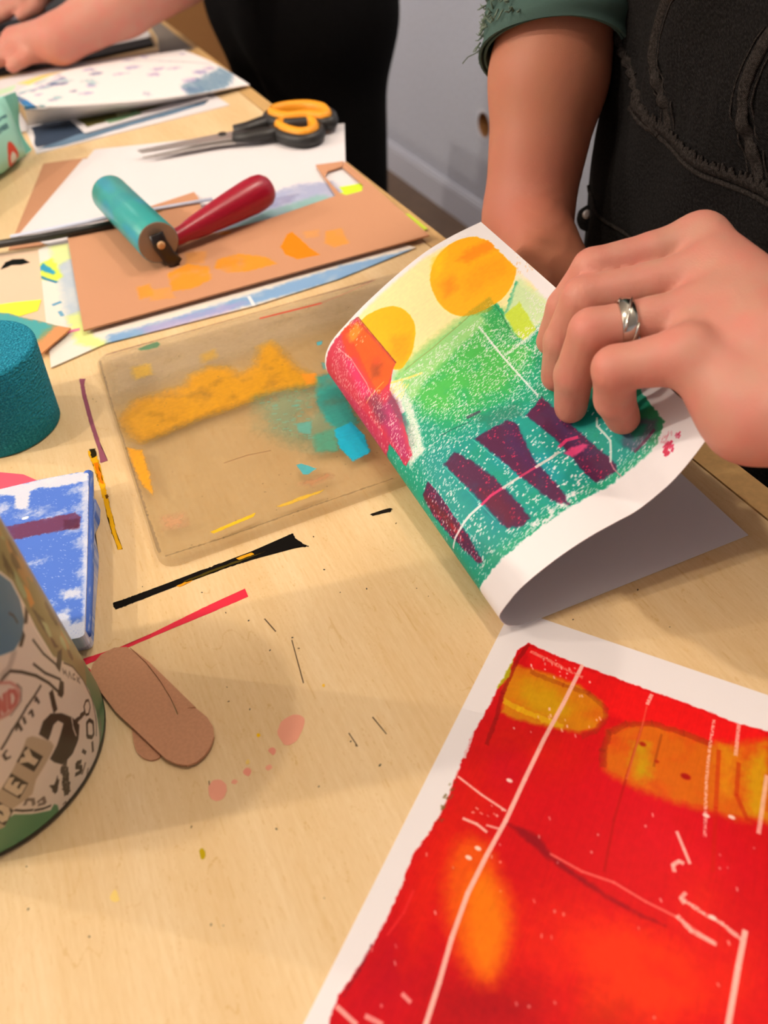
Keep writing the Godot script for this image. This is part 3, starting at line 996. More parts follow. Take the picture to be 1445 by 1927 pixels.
func curled_print() -> void:
	curl_front = smooth_line([0, 0.0008, 0.06, 0.0008, 0.11, 0.0008, 0.128, 0.0012, 0.1345, 0.0032, 0.1395, 0.0075, 0.1424, 0.0142, 0.1415, 0.0175, 0.1381, 0.0222, 0.1333, 0.028, 0.1243, 0.0345, 0.112, 0.0411, 0.0988, 0.0461, 0.0857, 0.0493, 0.0751, 0.0518, 0.0627, 0.0592, 0.0559, 0.0657, 0.0496, 0.0743, 0.043, 0.0856], 240)
	curl_back = smooth_line([0, 0.0008, 0.06, 0.0008, 0.105, 0.0008, 0.122, 0.0015, 0.133, 0.0045, 0.1415, 0.0105, 0.1466, 0.018, 0.1478, 0.0235, 0.1468, 0.0305, 0.1434, 0.0371, 0.1385, 0.0424, 0.1316, 0.0478, 0.1232, 0.0541, 0.1127, 0.0611, 0.0944, 0.0719, 0.0764, 0.0808, 0.0586, 0.0864, 0.039, 0.0905], 240)
	var white := c8(238, 233, 236)
	var c := Canvas.new(279.0, 216.0, 4.2, white, self)
	var yellow := c8(250, 233, 166)
	c.poly([172.6, 210.2, 186.5, 211.9, 208.8, 212.3, 239.8, 211.8, 259.8, 209.1, 269.5, 204.3, 272.3, 183.3, 271.8, 152.1, 271.3, 137.3, 250, 132.9, 185.8, 144.4, 187.3, 159], yellow, 0.95, 3.0, 0.6)
	c.poly([267.8, 211.1, 272.2, 186.3, 272.8, 150.8, 267.4, 145.3, 265.1, 192.9], white, 0.7, 6.0, 1.0)
	# green ground, from lime at the top to teal
	c.poly([183.7, 151.6, 204.8, 150.9, 227.1, 152.4, 243.2, 152.8, 250.3, 154.5, 249.9, 138.3, 266.5, 152.5, 268, 115.6, 272.4, 83, 274.8, 50.6, 270.6, 21.9, 258.5, 18, 242.1, 17.9, 221.7, 17.8, 204.9, 18, 186.5, 16.6, 171.8, 18, 156.7, 21.9, 157.8, 46.1, 157.4, 79.6, 157.8, 101.6, 163.2, 103.6, 173.5, 119, 180.5, 140.8], c8(16, 158, 116), 1.0, 1.0, 1.2, 0.12)
	c.poly([118, 16, 185, 16, 185, 128, 118, 128], c8(16, 154, 124), 1.0, 1.0, 1.0, 0.1)
	c.poly([184.5, 152.8, 243.6, 153.4, 250, 132.9, 248.1, 104.4, 223.9, 92.8, 194.8, 98.5, 181.8, 118.6], c8(78, 186, 78), 0.9, 12.0, 2.0, 0.06, 0.4)
	c.poly([183.3, 152.2, 244, 154, 245.9, 143, 226.3, 139.4, 194.5, 133.4, 182, 128.4], c8(170, 218, 140), 0.8, 4.0, 1.0, 0.15)
	c.poly([269.3, 154, 270.7, 117.7, 263.7, 115.8, 247.1, 115.5, 247.6, 135.7], c8(214, 232, 176), 0.95, 3.0, 1.0, 0.1)
	c.poly([168, 97.2, 201.1, 87.2, 242.9, 73.2, 263.9, 39.1, 248.6, 18.4, 206.8, 20.9, 156.9, 24.5, 157.6, 62.3], c8(14, 150, 150), 0.75, 14.0, 3.0, 0.05, 0.4)
	c.poly([156.1, 23.7, 185.4, 19.4, 232.8, 21.4, 266.8, 18.9, 255.2, 14.5, 217.6, 20.1, 175.2, 18.3], c8(52, 176, 120), 0.6, 6.0, 2.0, 0.2, 0.3)
	c.poly([210.5, 52.6, 218, 50.5, 214.3, 31.9, 206.1, 32.6], c8(0, 150, 168), 0.7, 6.0, 1.5)
	c.poly([173.6, 60.2, 185.7, 57.7, 183.6, 30.4, 174.7, 31.6], c8(0, 140, 150), 0.6, 6.0, 1.5)
	c.poly([199.1, 73.6, 204.7, 57.7, 205.4, 44.9, 198.1, 47.5, 195.3, 62.5], c8(8, 150, 170), 0.6, 6.0, 1.5)
	c.poly([255.3, 37.7, 268.9, 32.4, 268.1, 17.2, 256, 17.2, 251.9, 26], c8(70, 140, 90), 0.6, 4.0, 1.5, 0.1)
	# lime patch and straight scraped lines
	c.poly([249.1, 137.3, 259.5, 137.9, 255.2, 115.2, 247.2, 114.3, 245.8, 119.4], c8(196, 220, 60), 0.95, 1.0, 0.6, 0.2)
	c.poly([240.1, 147.9, 248.4, 145.7, 244.5, 120.9, 237.2, 122.5], c8(40, 160, 84), 0.7, 2.0, 0.6, 0.1)
	c.line([235.1, 141.8, 234.3, 129.2, 233.4, 114.8, 233.1, 98.5, 233, 81.4], 1.0, white, 0.8, 0.3)
	c.line([237.6, 134.3, 241, 132.1], 1.0, white, 0.7, 0.3)
	c.line([234, 114.9, 247.2, 114.3, 260.9, 114.3], 1.6, white, 0.7, 0.35, 0.3)
	c.line([250.1, 154.2, 247.7, 137, 243.9, 118.2], 0.6, c8(40, 120, 70), 0.8, 0.1)
	c.line([190.5, 150.5, 209.4, 149.8, 231.7, 152.3, 249.7, 154.7], 0.7, c8(150, 160, 80), 0.7, 0.2)
	# pale scraped band beside the red block
	c.poly([180.6, 150.4, 184.8, 148, 182, 128.4, 176.6, 110.2, 172, 96.9, 159.8, 98.9, 163.1, 108.5, 173.5, 119, 178.3, 137.2], c8(226, 232, 216), 0.9, 2.5, 1.0, 0.3)
	c.poly([173.8, 131.2, 174.4, 117.8, 170.5, 105.8, 162.7, 104.3, 166.7, 115.5], c8(120, 134, 130), 0.6, 3.0, 1.2, 0.35)
	c.line([179.9, 151.3, 189.5, 144, 196.3, 140.2], 1.4, c8(250, 222, 110), 0.9, 0.2)
	c.specks([175.9, 149.5, 186.8, 145.9, 186.5, 135.7, 174.4, 135.5], 40, Vector2(2.0, 4.0), 0.7, 0.31, c8(250, 226, 130), 0.9)
	# two suns
	c.poly(c.smooth([275.7, 165.5, 266.1, 153, 256, 147.6, 246.3, 148.1, 237.1, 151.4, 230.6, 157.1, 227.6, 168.4, 228.7, 180.8, 232.1, 193.1, 239.1, 202.6, 248, 208.3, 257.8, 210.6, 267.5, 207.1, 274.9, 199.1, 278.3, 187.6, 278.1, 176.3]), c8(252, 178, 10), 1.0, 0.7, 0.3)
	c.poly([277, 195.1, 260.8, 197.8, 251.9, 194.7, 255, 187.4, 276.9, 185], c8(252, 140, 4), 0.8, 5.0, 1.5)
	c.poly([236.2, 186.1, 243.5, 186.1, 240.9, 174.3, 232.6, 174.9], c8(250, 140, 8), 0.75, 6.0, 1.0)
	c.poly([258.4, 180.9, 273.6, 176.2, 268.1, 159.8, 255.1, 163.3, 241.7, 164.7, 245.6, 177.5], c8(254, 160, 4), 0.7, 7.0, 1.5)
	c.poly([242.2, 206.2, 252, 207.7, 241.7, 194.3, 233.8, 192.2], c8(255, 200, 10), 0.8, 5.0, 1.0)
	c.poly(c.smooth([209.4, 169.9, 201.7, 159.7, 194.9, 154.5, 187.7, 152.8, 182.3, 165.8, 182.8, 188.6, 185.9, 207.7, 193.6, 207.5, 201.7, 203.3, 209, 196.8, 211.8, 188.1, 211.8, 178.6]), c8(254, 186, 8), 1.0, 0.7, 0.3)
	c.poly([196, 178.8, 204.7, 170.2, 198.6, 158.2, 189.5, 156, 189.4, 167.4], c8(255, 160, 4), 0.8, 6.0, 1.5)
	c.poly([232.4, 155.3, 243.4, 155.3, 249.9, 155, 249.7, 147.8, 244.9, 145.9, 238, 150.4], c8(150, 150, 30), 0.55, 1.5, 0.8, 0.3)
	# red and magenta block over the fold
	c.poly([118, 122, 158, 122, 166, 150, 172, 214, 118, 214], c8(196, 44, 84), 1.0, 1.5, 1.0, 0.0, 0.15)
	c.specks([118, 122, 158, 122, 166, 150, 172, 214, 118, 214], 700, Vector2(0.5, 1.6), 0.4, 0.31, c8(246, 214, 206), 0.9, 0.3)
	c.poly([188.6, 212.5, 189.3, 160.2, 184.2, 156.5, 177.1, 147.9, 175.1, 132, 170.2, 115.8, 165.1, 102, 157.5, 102, 158.3, 115.1, 158, 146.1, 155.2, 175.3, 149.1, 206.2, 152.8, 212.7, 163.6, 212.6, 174.6, 213.5], c8(206, 52, 78), 1.0, 0.8, 0.5, 0.0, 0.15)
	c.poly([175.6, 215.2, 184.4, 214.6, 179.5, 175.5, 172, 152.1, 167.8, 163.7, 171.2, 199.8], c8(222, 70, 30), 0.9, 2.5, 1.0)
	c.poly([179.8, 210.6, 187, 209.8, 188.4, 160.8, 179.2, 152.2, 170.6, 152, 173.4, 172.5, 177.2, 195.7], c8(226, 92, 16), 0.95, 1.0, 0.5, 0.0, 0.2)
	c.poly([177.2, 208.3, 186.3, 208.4, 186.3, 200.7, 176.5, 199.2], c8(246, 160, 40), 0.7, 2.5, 1.0, 0.15)
	c.poly([177.7, 172.3, 181.8, 167.7, 177.6, 162.1, 173.6, 165.4], c8(150, 62, 26), 0.7, 5.0, 1.0)
	c.poly([181, 190, 185.7, 161.1, 189.1, 159.9, 188.4, 209, 182.4, 195.4], c8(214, 96, 20), 0.5, 1.5, 0.5, 0.3)
	c.poly([167.3, 193.8, 171.9, 188.9, 169.7, 166.5, 166.5, 154.7, 161.4, 163.7], c8(226, 44, 104), 0.85, 5.0, 1.2)
	c.poly([163.8, 147.9, 173.9, 141.4, 168.1, 116.1, 163.3, 102.5, 158.9, 105.7, 159.7, 123], c8(178, 44, 104), 0.9, 4.0, 1.0)
	c.poly([177.5, 147.3, 176.9, 134.9, 172.6, 120.1, 170.7, 127.6, 171.9, 141.5], c8(110, 66, 96), 0.7, 3.0, 1.2, 0.3)
	c.poly([163.8, 158.8, 170.4, 151.7, 166.4, 133.5, 160.3, 137.3], c8(96, 50, 70), 0.6, 4.0, 1.5, 0.3)
	c.line([168, 208.8, 170.8, 191.2, 169.3, 166, 167.4, 155.9], 0.6, c8(240, 180, 170), 0.7, 0.3)
	c.line([161.7, 156.6, 173.1, 156, 177.3, 155.9], 0.5, c8(250, 190, 90), 0.8, 0.2)
	c.line([181, 215.2, 189.1, 211.8, 189.1, 159.9], 0.5, c8(120, 50, 30), 0.8, 0.2)
	var ov := [172.6, 210.2, 167.8, 163.7, 176.6, 145.8, 163.3, 102.5, 158.3, 115.1, 157, 152.9, 151.9, 204.9]
	c.specks(ov, 1100, Vector2(0.5, 1.6), 0.4, 0.31, c8(246, 214, 206), 0.9, 0.3)
	c.specks([182.2, 214.7, 189.2, 210.4, 184.7, 191.9, 176.2, 192.3], 50, Vector2(0.6, 1.8), 0.6, 0.31, c8(250, 226, 200), 0.7)
	# speckle of bare paper
	var dash := Vector2(0.5, 1.5)
	c.specks([182.5, 148.9, 238, 147.1, 250, 112.1, 244.7, 75.7, 226.6, 72.6, 192, 83.2, 170.3, 94.4, 159.2, 99.6, 175, 117], 4200, dash, 0.36, 0.31, white, 0.95, 0.30)
	c.specks([230.4, 134.9, 265.6, 113.3, 246.5, 78.2, 226.4, 77.2, 223.5, 102.4], 900, dash, 0.42, 0.31, white, 0.95, 0.3)
	c.specks([173.8, 108.8, 189.6, 90.3, 174.3, 71.9, 164.4, 42.5, 158.1, 23.3, 156.4, 55.6, 158.5, 95.9], 900, dash, 0.45, 0.31, white, 0.9, 0.3)
	c.specks([185.9, 89.9, 255.4, 50.1, 255.2, 18.2, 206, 19.7, 159.3, 22.1, 166.7, 55.7], 700, Vector2(0.8, 1.8), 0.7, 0.31, white, 0.95, 0.45)
	c.specks([186.1, 20.6, 210.1, 25.7, 218.5, 21.3, 189.1, 16.1], 90, Vector2(1.5, 3.5), 1.0, 0.31, white, 0.95)
	c.specks([156.7, 21.9, 171.8, 18, 186.5, 16.6, 221.7, 17.8, 242.1, 17.9, 258.5, 18, 261.1, 26.4, 221.9, 26.2, 187.5, 24.8, 158.4, 28.5], 520, Vector2(0.7, 1.8), 0.4, 0.31, white, 0.85)
	c.specks([248.9, 153.3, 246.2, 106.6, 236.9, 102.8, 238, 147.1], 300, Vector2(0.6, 1.4), 0.35, 0.31, c8(220, 234, 200), 0.8)
	c.specks([267.4, 145.3, 269.4, 108.3, 251.9, 85.5, 251.9, 109.7], 500, dash, 0.5, 0.31, white, 0.9)
	# dark plum bars
	var plum := c8(84, 20, 66)
	var bars := [
		[163.2, 81.8, 155.7, 80.3, 153.6, 67.2, 154.9, 48.5, 156.6, 37.6, 158.7, 25.9, 160.9, 24.2, 163.1, 39.2, 163.4, 54.7, 164.4, 71.9],
		[183.5, 82.8, 175.4, 81.7, 177, 64.1, 178.9, 43.5, 179.9, 28.5, 185.9, 23.5, 191, 24.8, 191.5, 33.9, 190.3, 53.9, 187.5, 69.4],
		[195.2, 81.4, 213.5, 78.8, 215.7, 74.4, 212.5, 61.8, 209.8, 49, 210.5, 35.8, 210.6, 27, 208.7, 19.1, 203.7, 25.7, 199.8, 48.6, 197.5, 65],
		[222, 75.3, 234, 79.3, 234.8, 61.6, 236.1, 41.6, 237.7, 23.9, 235.1, 21.6, 224.9, 22.3, 224.2, 30.6, 225.1, 51.6]]
	for b in bars:
		c.poly(b, plum, 0.97, 1.2, 0.7, 0.04, 0.12)
		c.specks(b, 200, Vector2(0.5, 1.3), 0.6, 0.31, c8(226, 40, 90), 0.9, 0.45)
	c.poly([157.2, 79.3, 159.9, 66.1, 161.7, 46.8, 157.4, 48.7, 155.5, 66.5, 154.5, 78.4], c8(120, 30, 30), 0.6, 3.0, 1.0)
	c.poly([159.2, 53.3, 160.2, 45.8, 159.4, 41.4, 158.2, 49.9], c8(190, 16, 40), 0.8, 2.0, 0.8, 0.2)
	c.poly([181.1, 56, 187.7, 45.5, 186.7, 28.8, 181, 29.1, 178.9, 43.5], c8(110, 8, 40), 0.5, 5.0, 1.0)
	c.poly([213.7, 74.6, 210.3, 56.1, 208.5, 41, 204.8, 47.8, 205.5, 66.2], c8(70, 30, 92), 0.55, 6.0, 1.0)
	c.poly([231.3, 71.1, 233.4, 53.5, 233.9, 34.8, 229, 37.5, 228.4, 54.4], c8(60, 36, 96), 0.55, 6.0, 1.0)
	c.poly([253.5, 42.9, 264.2, 25.6, 259.9, 22, 247.2, 22.7, 245.7, 29.9], c8(96, 76, 110), 0.65, 2.0, 1.0, 0.1)
	c.poly([253.1, 35, 260, 28.2, 256.5, 26.3, 251.1, 27.4], c8(30, 130, 104), 0.8, 2.0, 1.0)
	c.line([260.3, 23.3, 247.3, 22.9], 1.4, c8(110, 30, 70), 0.7, 0.2)
	c.line([199.1, 95.1, 205.7, 93.5], 1.8, c8(80, 50, 80), 0.7, 0.3)
	c.line([183.5, 97.1, 189, 95.4, 199.3, 91.7], 0.6, c8(20, 70, 70), 0.7, 0.4)
	c.poly([201.4, 92.6, 222.9, 84.6, 220.6, 76.5, 203.7, 81.9], c8(60, 110, 90), 0.45, 4.0, 2.0, 0.35)
	c.line([163.5, 83.2, 164.5, 71, 163.7, 55.1, 164.4, 37.7], 0.5, c8(90, 200, 190), 0.7, 0.3)
	c.line([174.7, 80.7, 176.4, 62.3, 177.4, 47.9, 178.2, 35.7], 0.5, c8(90, 200, 190), 0.7, 0.3)
	c.line([194.1, 81.6, 196.6, 65.6, 199, 53.6], 0.5, c8(90, 200, 190), 0.7, 0.3)
	# white scraped arc, pink where it crosses the bars
	c.line([151.6, 44.4, 156.6, 46.3, 162.4, 46.8], 1.3, white, 0.9, 0.2)
	c.line([162.4, 46.8, 169.8, 47.6, 177.7, 47.4], 1.5, white, 0.9, 0.15)
	c.line([177.7, 47.4, 183.4, 48, 190.2, 47.1], 1.5, c8(222, 50, 110), 0.9, 0.1)
	c.line([190.2, 47.1, 199.8, 46.4], 1.4, c8(226, 214, 214), 0.9, 0.15)
	c.line([199.8, 46.4, 208.5, 46], 1.3, c8(200, 50, 100), 0.9, 0.1)
	c.line([208.5, 46, 217.4, 46.1, 221.8, 46.7], 1.6, c8(230, 214, 210), 0.85, 0.2)
	c.line([223.5, 49.1, 228.4, 50.4, 233.2, 48.2], 1.8, c8(222, 50, 110), 0.9, 0.1)
	c.poly([223.2, 44.7, 227.8, 45.4, 233.2, 43.4, 234.9, 41, 231.2, 40.6, 224.5, 40.7], c8(226, 64, 124), 0.9, 1.2, 0.6)
	c.line([245.9, 49.8, 243.2, 46.2, 243.3, 40.6, 243, 35.5, 239.7, 30.9, 236.4, 26.8], 1.1, c8(214, 226, 220), 0.9, 0.1)
	c.line([236.4, 26.8, 235.4, 23, 235.5, 15.8], 0.7, c8(226, 150, 160), 0.7, 0.3)
	# bare spots between the bars and down over the fold
	c.specks([118, 18, 165, 18, 165, 120, 118, 120], 900, Vector2(0.5, 1.5), 0.4, 0.31, white, 0.9, 0.35)
	c.specks([187.5, 69.4, 190.3, 53.9, 191.5, 33.9, 191, 24.8, 203.7, 25.7, 199.8, 48.6, 195.2, 80.3, 183.9, 82.3], 150, Vector2(0.8, 1.8), 0.65, 0.31, white, 0.95, 0.4)
	c.specks([209.8, 49, 215.9, 73.6, 222, 75.3, 225.1, 51.6, 224.2, 30.6, 224.9, 22.3, 208.7, 19.1], 150, Vector2(0.8, 1.8), 0.65, 0.31, white, 0.95, 0.4)
	c.specks([164.4, 71.9, 163.4, 54.7, 163.1, 39.2, 160.9, 24.2, 167.2, 20.4, 177.3, 48.7, 175, 81.2], 130, Vector2(0.8, 1.8), 0.65, 0.31, white, 0.95, 0.4)
	c.streaks([120, 2, 279, 2, 279, 214, 120, 214], 0.04, false)
	c.clip_to(white, [100, 17.4, 256, 17.4, 266, 22, 270, 50, 271, 120, 272, 150, 273, 195, 266, 213.8, 100, 213.8], 0.8, 0.9, 0.04)
	# stains on the margin
	c.specks([278.9, 174.9, 278.9, 154.6, 278.1, 150.4, 269.7, 154.7], 40, Vector2(0.8, 2.5), 0.8, 0.8, c8(236, 190, 140), 0.5)
	c.specks([257.5, 14.4, 261.7, 12.7, 260.3, 9.3, 255.5, 9.7], 40, Vector2(1.0, 2.6), 1.2, 0.2, c8(206, 16, 70), 0.95)
	c.specks([265.1, 13.6, 267.3, 12.4, 266, 10.6, 264.1, 12.1], 12, Vector2(1.0, 2.0), 0.9, 0.2, c8(206, 30, 80), 0.9)
	c.specks([259.5, 19, 265.5, 16.5, 263.2, 12.5, 257.2, 14.8], 40, Vector2(0.6, 1.6), 0.6, 0.2, c8(216, 120, 140), 0.5)
	var m := tex_mat(c.texture(), 0.5, 0.4)
	var t := thing("curled_print", "white paper folded over under a hand, printed green with yellow suns and plum bars", "print", Vector3(0.19, T, -0.29))
	# the printed face is the outer one; the back of the sheet is plain
	var full := sheet(curl, 150, 30, 0.0003)
	part("paper", full, M.paper, t, "plain white back of the sheet")
	part("printed_face", sheet(func(u: float, v: float) -> Vector3:
		var e := 0.002
		var du := curl(minf(u + e, 1.0), v) - curl(maxf(u - e, 0.0), v)
		var dv := curl(u, minf(v + e, 1.0)) - curl(u, maxf(v - e, 0.0))
		return curl(u, v) + du.cross(dv).normalized() * SIDE * 0.0002, 150, 30, 0.00008), m, t, "green print with two yellow suns")
const SIDE := 1.0
# ------------------------------------------------------------------ red print at the front
func red_print() -> void:
	var fr := [0.13811, -0.19756, 0.60121, 0.79909, -0.79909, 0.60121]
	var W := 0.216
	var H := 0.279
	var white := c8(238, 232, 234)
	var c := Canvas.new(216.0, 279.0, 4.0, white, self)
	var edge := [7.5, 188, 6.3, 178.4, 7.8, 169.1, 9, 159.6, 9.7, 151.2, 9.4, 137.9, 8.3, 125, 9.8, 116.9, 11, 108, 10.7, 98.1, 9.8, 86.6, 8.8, 71.2, 9.6, 60.9, 9.8, 50.6, 10.2, 42.4, 10.8, 28.3, 10.6, 21.7, 13.7, 15.7, 30.8, 17.3, 59.6, 17.9, 93, 18.1, 105.2, 19, 117.3, 17.4]
	var area := edge.duplicate()
	area.append_array([204, 30, 204, 266, 12, 266])
	c.poly(area, c8(208, 10, 18), 1.0, 0.6, 0.9, 0.0, 0.0)
	c.poly([14.2, 17.1, 59.8, 18.7, 117.4, 18.2, 119, 29.1, 96.1, 33.7, 64.8, 37, 33.6, 34.3, 17.8, 26.9], c8(234, 19, 21), 0.9, 3.0, 1.0)
	c.poly([9.3, 113, 17.4, 60.7, 43.3, 55.2, 59.2, 63.3, 40, 84.2, 31, 108.1, 31.4, 133.4, 15.8, 148.2], c8(212, 25, 10), 0.75, 14.0, 3.0, 0.0, 0.5)
	c.poly([30.4, 79.9, 59.2, 63.3, 91.4, 68.3, 100.4, 82.6, 81, 97, 52.5, 97.8, 37, 97], c8(212, 7, 25), 0.8, 26.0, 4.0)
	c.poly([44.9, 124.4, 74, 112.7, 101.2, 111, 125.9, 104.4, 133.4, 124.4, 84.8, 148.7, 56.8, 149.2], c8(227, 32, 12), 0.85, 16.0, 4.0, 0.0, 0.5)
	c.poly([6.7, 182.4, 9.6, 155.9, 20.6, 150.4, 30, 162.4, 29.7, 176.1, 7.5, 188], c8(182, 1, 27), 0.8, 20.0, 3.0)
	c.poly([37.8, 163.8, 49.6, 153.8, 64.1, 150.8, 67.2, 159.3, 39.7, 173], c8(148, 4, 18), 0.8, 22.0, 3.0)
	c.poly([80.3, 140.7, 90.1, 130.6, 97.4, 138.3, 92.5, 146.7, 80.8, 152.5], c8(192, 39, 5), 0.8, 14.0, 3.0, 0.0, 0.3)
	c.poly([100.4, 82.6, 110.2, 81.6, 112.7, 105.3, 102.9, 104.4], c8(236, 42, 18), 0.6, 16.0, 3.0)
	c.poly([69.2, 126.6, 85.6, 114, 105.4, 115.5, 113.8, 126.1, 102.8, 139.7, 82.7, 141.6], c8(239, 51, 9), 0.9, 10.0, 3.0, 0.0, 0.6)
	c.poly([56.7, 55.2, 106.9, 58.1, 125.3, 70.6, 127.7, 86.5, 90.1, 87.5, 57.8, 75.8], c8(218, 8, 30), 0.6, 12.0, 3.0, 0.0, 0.8)
	c.poly([9.1, 126.6, 16, 107, 22.2, 115, 23.5, 132.4, 27.7, 147, 22.1, 160.9], c8(226, 28, 10), 0.7, 9.0, 2.0, 0.0, 0.6)
	c.poly([17, 73.8, 25.4, 66.7, 36.4, 74.1, 33.3, 87.4, 22.3, 86.7], c8(197, 2, 30), 0.6, 9.0, 2.0, 0.0, 0.5)
	# the two yellow shapes
	c.poly([11, 37.5, 12.7, 29.3, 28.4, 27.7, 41.5, 28, 52.4, 31.7, 56.6, 37.5, 54.4, 45.1, 48.5, 50.3, 37.2, 53.1, 21.2, 55.6, 15.9, 54.6], c8(214, 128, 8), 1.0, 2.2, 0.6, 0.0, 0.15)
	c.poly([19.4, 35.4, 30, 32.4, 42.7, 40.5, 40.5, 46.6, 27.4, 49.3, 17.9, 43.3], c8(206, 160, 6), 0.75, 6.0, 1.5, 0.0, 0.4)
	c.line([15, 49, 22, 50.1, 36.2, 50.3, 41.7, 50.2], 2.6, c8(226, 180, 16), 0.7, 0.15, 0.8)
	c.line([20.5, 30.3, 35.3, 30.8, 46.4, 30.2, 55.4, 34.7, 56.5, 40.9, 54.2, 46.8, 50.2, 51.2], 2.2, c8(150, 52, 14), 0.4, 0.1, 0.6)
	c.line([14.2, 17.1, 12.7, 27.4, 13, 45.6, 15.1, 58.4, 15.9, 71.2], 1.8, c8(148, 14, 11), 0.7, 0.1, 0.4)
	c.poly([4.9, 34.7, 7.2, 28.9, 10.7, 26, 12.5, 36.8, 10.6, 44, 7.7, 43.5], c8(178, 172, 16), 0.95, 0.8, 0.6)
	c.poly([59.5, 44.4, 65.1, 38.2, 74.4, 33.5, 87.1, 32.3, 97.2, 32.8, 105.2, 29.4, 117.8, 21.2, 123.1, 55.9, 114.2, 60.2, 101.8, 61.9, 90.4, 63.9, 77.2, 64.4, 66.9, 63.4, 62, 62, 59.8, 52.2], c8(218, 104, 12), 0.98, 4.0, 1.0, 0.0, 0.2)
	c.poly([69.8, 46, 75.6, 43.3, 79.6, 56.7, 76, 59.9, 71.8, 55.9], c8(200, 160, 10), 0.9, 5.0, 1.5, 0.0, 0.3)
	c.poly([111.4, 37.2, 118.2, 23.3, 123.1, 55.9, 115.9, 56.6], c8(214, 158, 10), 0.9, 5.0, 1.5, 0.0, 0.3)
	c.poly([100.7, 31.5, 108, 31.2, 109.2, 51.4, 104.9, 53.5], c8(228, 150, 16), 0.7, 6.0, 2.0, 0.0, 0.4)
	c.line([61.6, 60.7, 59.6, 53.9, 59.6, 44.7, 65.1, 38.2, 74.4, 33.5, 87.1, 32.5, 97.3, 33.1], 2.6, c8(140, 40, 10), 0.42, 0.1, 0.7)
	c.line([71, 35.7, 71.2, 60.7, 71.7, 80.5, 73.8, 100.5], 1.0, c8(167, 14, 7), 0.5, 0.1)
	c.line([79.1, 36.8, 79.7, 52.2], 1.0, c8(150, 60, 10), 0.55, 0.1)
	c.line([101.2, 34.4, 104.8, 59.1, 108.5, 83.7], 1.6, c8(202, 30, 7), 0.5, 0.1)
	c.line([109.2, 36.8, 110.8, 50.7, 116.3, 59.2], 1.6, c8(192, 30, 5), 0.5, 0.1)
	c.oval([91.9, 51.2][0], [91.9, 51.2][1], 1.9, 1.3, c8(167, 9, 8), 0.9, 0.8)
	c.oval([73.3, 44.4][0], [73.3, 44.4][1], 1.3, 1.0, c8(167, 17, 8), 0.8, 0.8)
	c.oval([80.3, 49.6][0], [80.3, 49.6][1], 0.8, 0.7, c8(167, 25, 8), 0.8, 0.8)
	# orange leaf shape
	c.poly(c.smooth([20.9, 120.9, 21.2, 112.8, 26.2, 109.1, 32.7, 109.3, 39.6, 117, 47.4, 124.4, 50.9, 132.1, 52.6, 143.7, 52.4, 152.4, 48.1, 154.5, 41.4, 153.6, 34.8, 148, 27.1, 139.1, 22.9, 128.9]), c8(238, 88, 6), 0.95, 7.0, 1.2)
	c.poly(c.smooth([30.4, 125.2, 35.4, 119, 43.4, 125.1, 49.3, 134.1, 50.9, 145.7, 48.5, 151.2, 42.3, 148.8, 35, 138.8]), c8(246, 122, 4), 0.95, 7.0, 1.2)
	# dark crease
	c.poly([35.1, 99, 42.5, 98.2, 49.1, 98.8, 54.2, 102.9, 66, 105.8, 77.2, 108.1, 88.7, 109, 97.6, 109.3, 89, 110.1, 76.4, 109.1, 64.1, 107.1, 52.3, 104.5, 42.4, 101.3], c8(140, 8, 24), 0.85, 1.6, 0.6)
	# bare lines scratched through the ink
	var bare := c8(250, 190, 178)
	c.line([39.8, 16.9, 38.3, 40, 36.5, 59.1, 35.5, 79, 34.8, 98.1, 33.2, 113.7, 32.2, 129.3, 33.1, 145.5, 34.9, 160, 36.1, 173.3], 1.75, bare, 0.95, 0.08)
	c.line([122.2, 99.3, 122.1, 111.6, 122.3, 130.4], 1.9, bare, 0.95, 0.08)
	c.line([11, 89.4, 22.6, 92.5, 33.4, 94.5], 0.9, bare, 0.9, 0.15)
	c.line([19.7, 104.4, 25.4, 104.2, 29.9, 105.4], 1.1, bare, 0.9, 0.15)
	c.line([28.9, 103, 34.4, 102.1], 0.9, bare, 0.8, 0.25)
	c.line([54.2, 102.9, 66.6, 104, 78, 102.8, 89.8, 104.4, 100.9, 104.8, 114.2, 107.9], 0.9, c8(240, 110, 100), 0.8, 0.2)
	c.line([100.8, 104.3, 105.7, 107.1, 114.2, 107.7], 1.6, bare, 0.8, 0.3, 0.3)
	c.line([101.5, 98.1, 108.3, 99.5, 114.9, 100.3, 121.3, 102.5], 1.3, bare, 0.85, 0.35, 0.3)
	c.line([93.8, 74.7, 97.6, 80.1, 100.6, 84.4], 1.2, bare, 0.9, 0.1)
	c.line([96.3, 89.6, 95.3, 87.6, 97, 85.2, 98.5, 85.4], 1.5, bare, 0.85, 0.2)
	c.line([101.8, 99.1, 100.4, 98, 101.5, 95.4], 1.4, bare, 0.8, 0.2)
	c.line([70.8, 19.8, 70.3, 25.2], 1.6, bare, 0.8, 0.35)
	c.line([70.4, 26, 71, 35.7, 71.5, 62], 0.7, c8(238, 120, 90), 0.5, 0.2)
	c.line([106.2, 19.4, 107.5, 33.8], 1.5, bare, 0.75, 0.3)
	c.line([96.8, 21.3, 97.8, 36, 99.5, 50.2, 103.4, 72], 1.2, bare, 0.8, 0.5)
	c.line([119.8, 37.7, 120.7, 62.4], 1.6, bare, 0.8, 0.15)
	c.line([14.1, 136.9, 14.3, 145.3, 12.4, 154.5], 1.0, c8(232, 44, 45), 0.7, 0.2)
	c.line([7.4, 181.5, 15.6, 183.1], 1.6, bare, 0.8, 0.15)
	c.line([25.3, 168.5, 28.7, 169.4], 1.4, bare, 0.7, 0.2)
	c.line([17.3, 179.6, 23.1, 179.3], 1.6, bare, 0.7, 0.2)
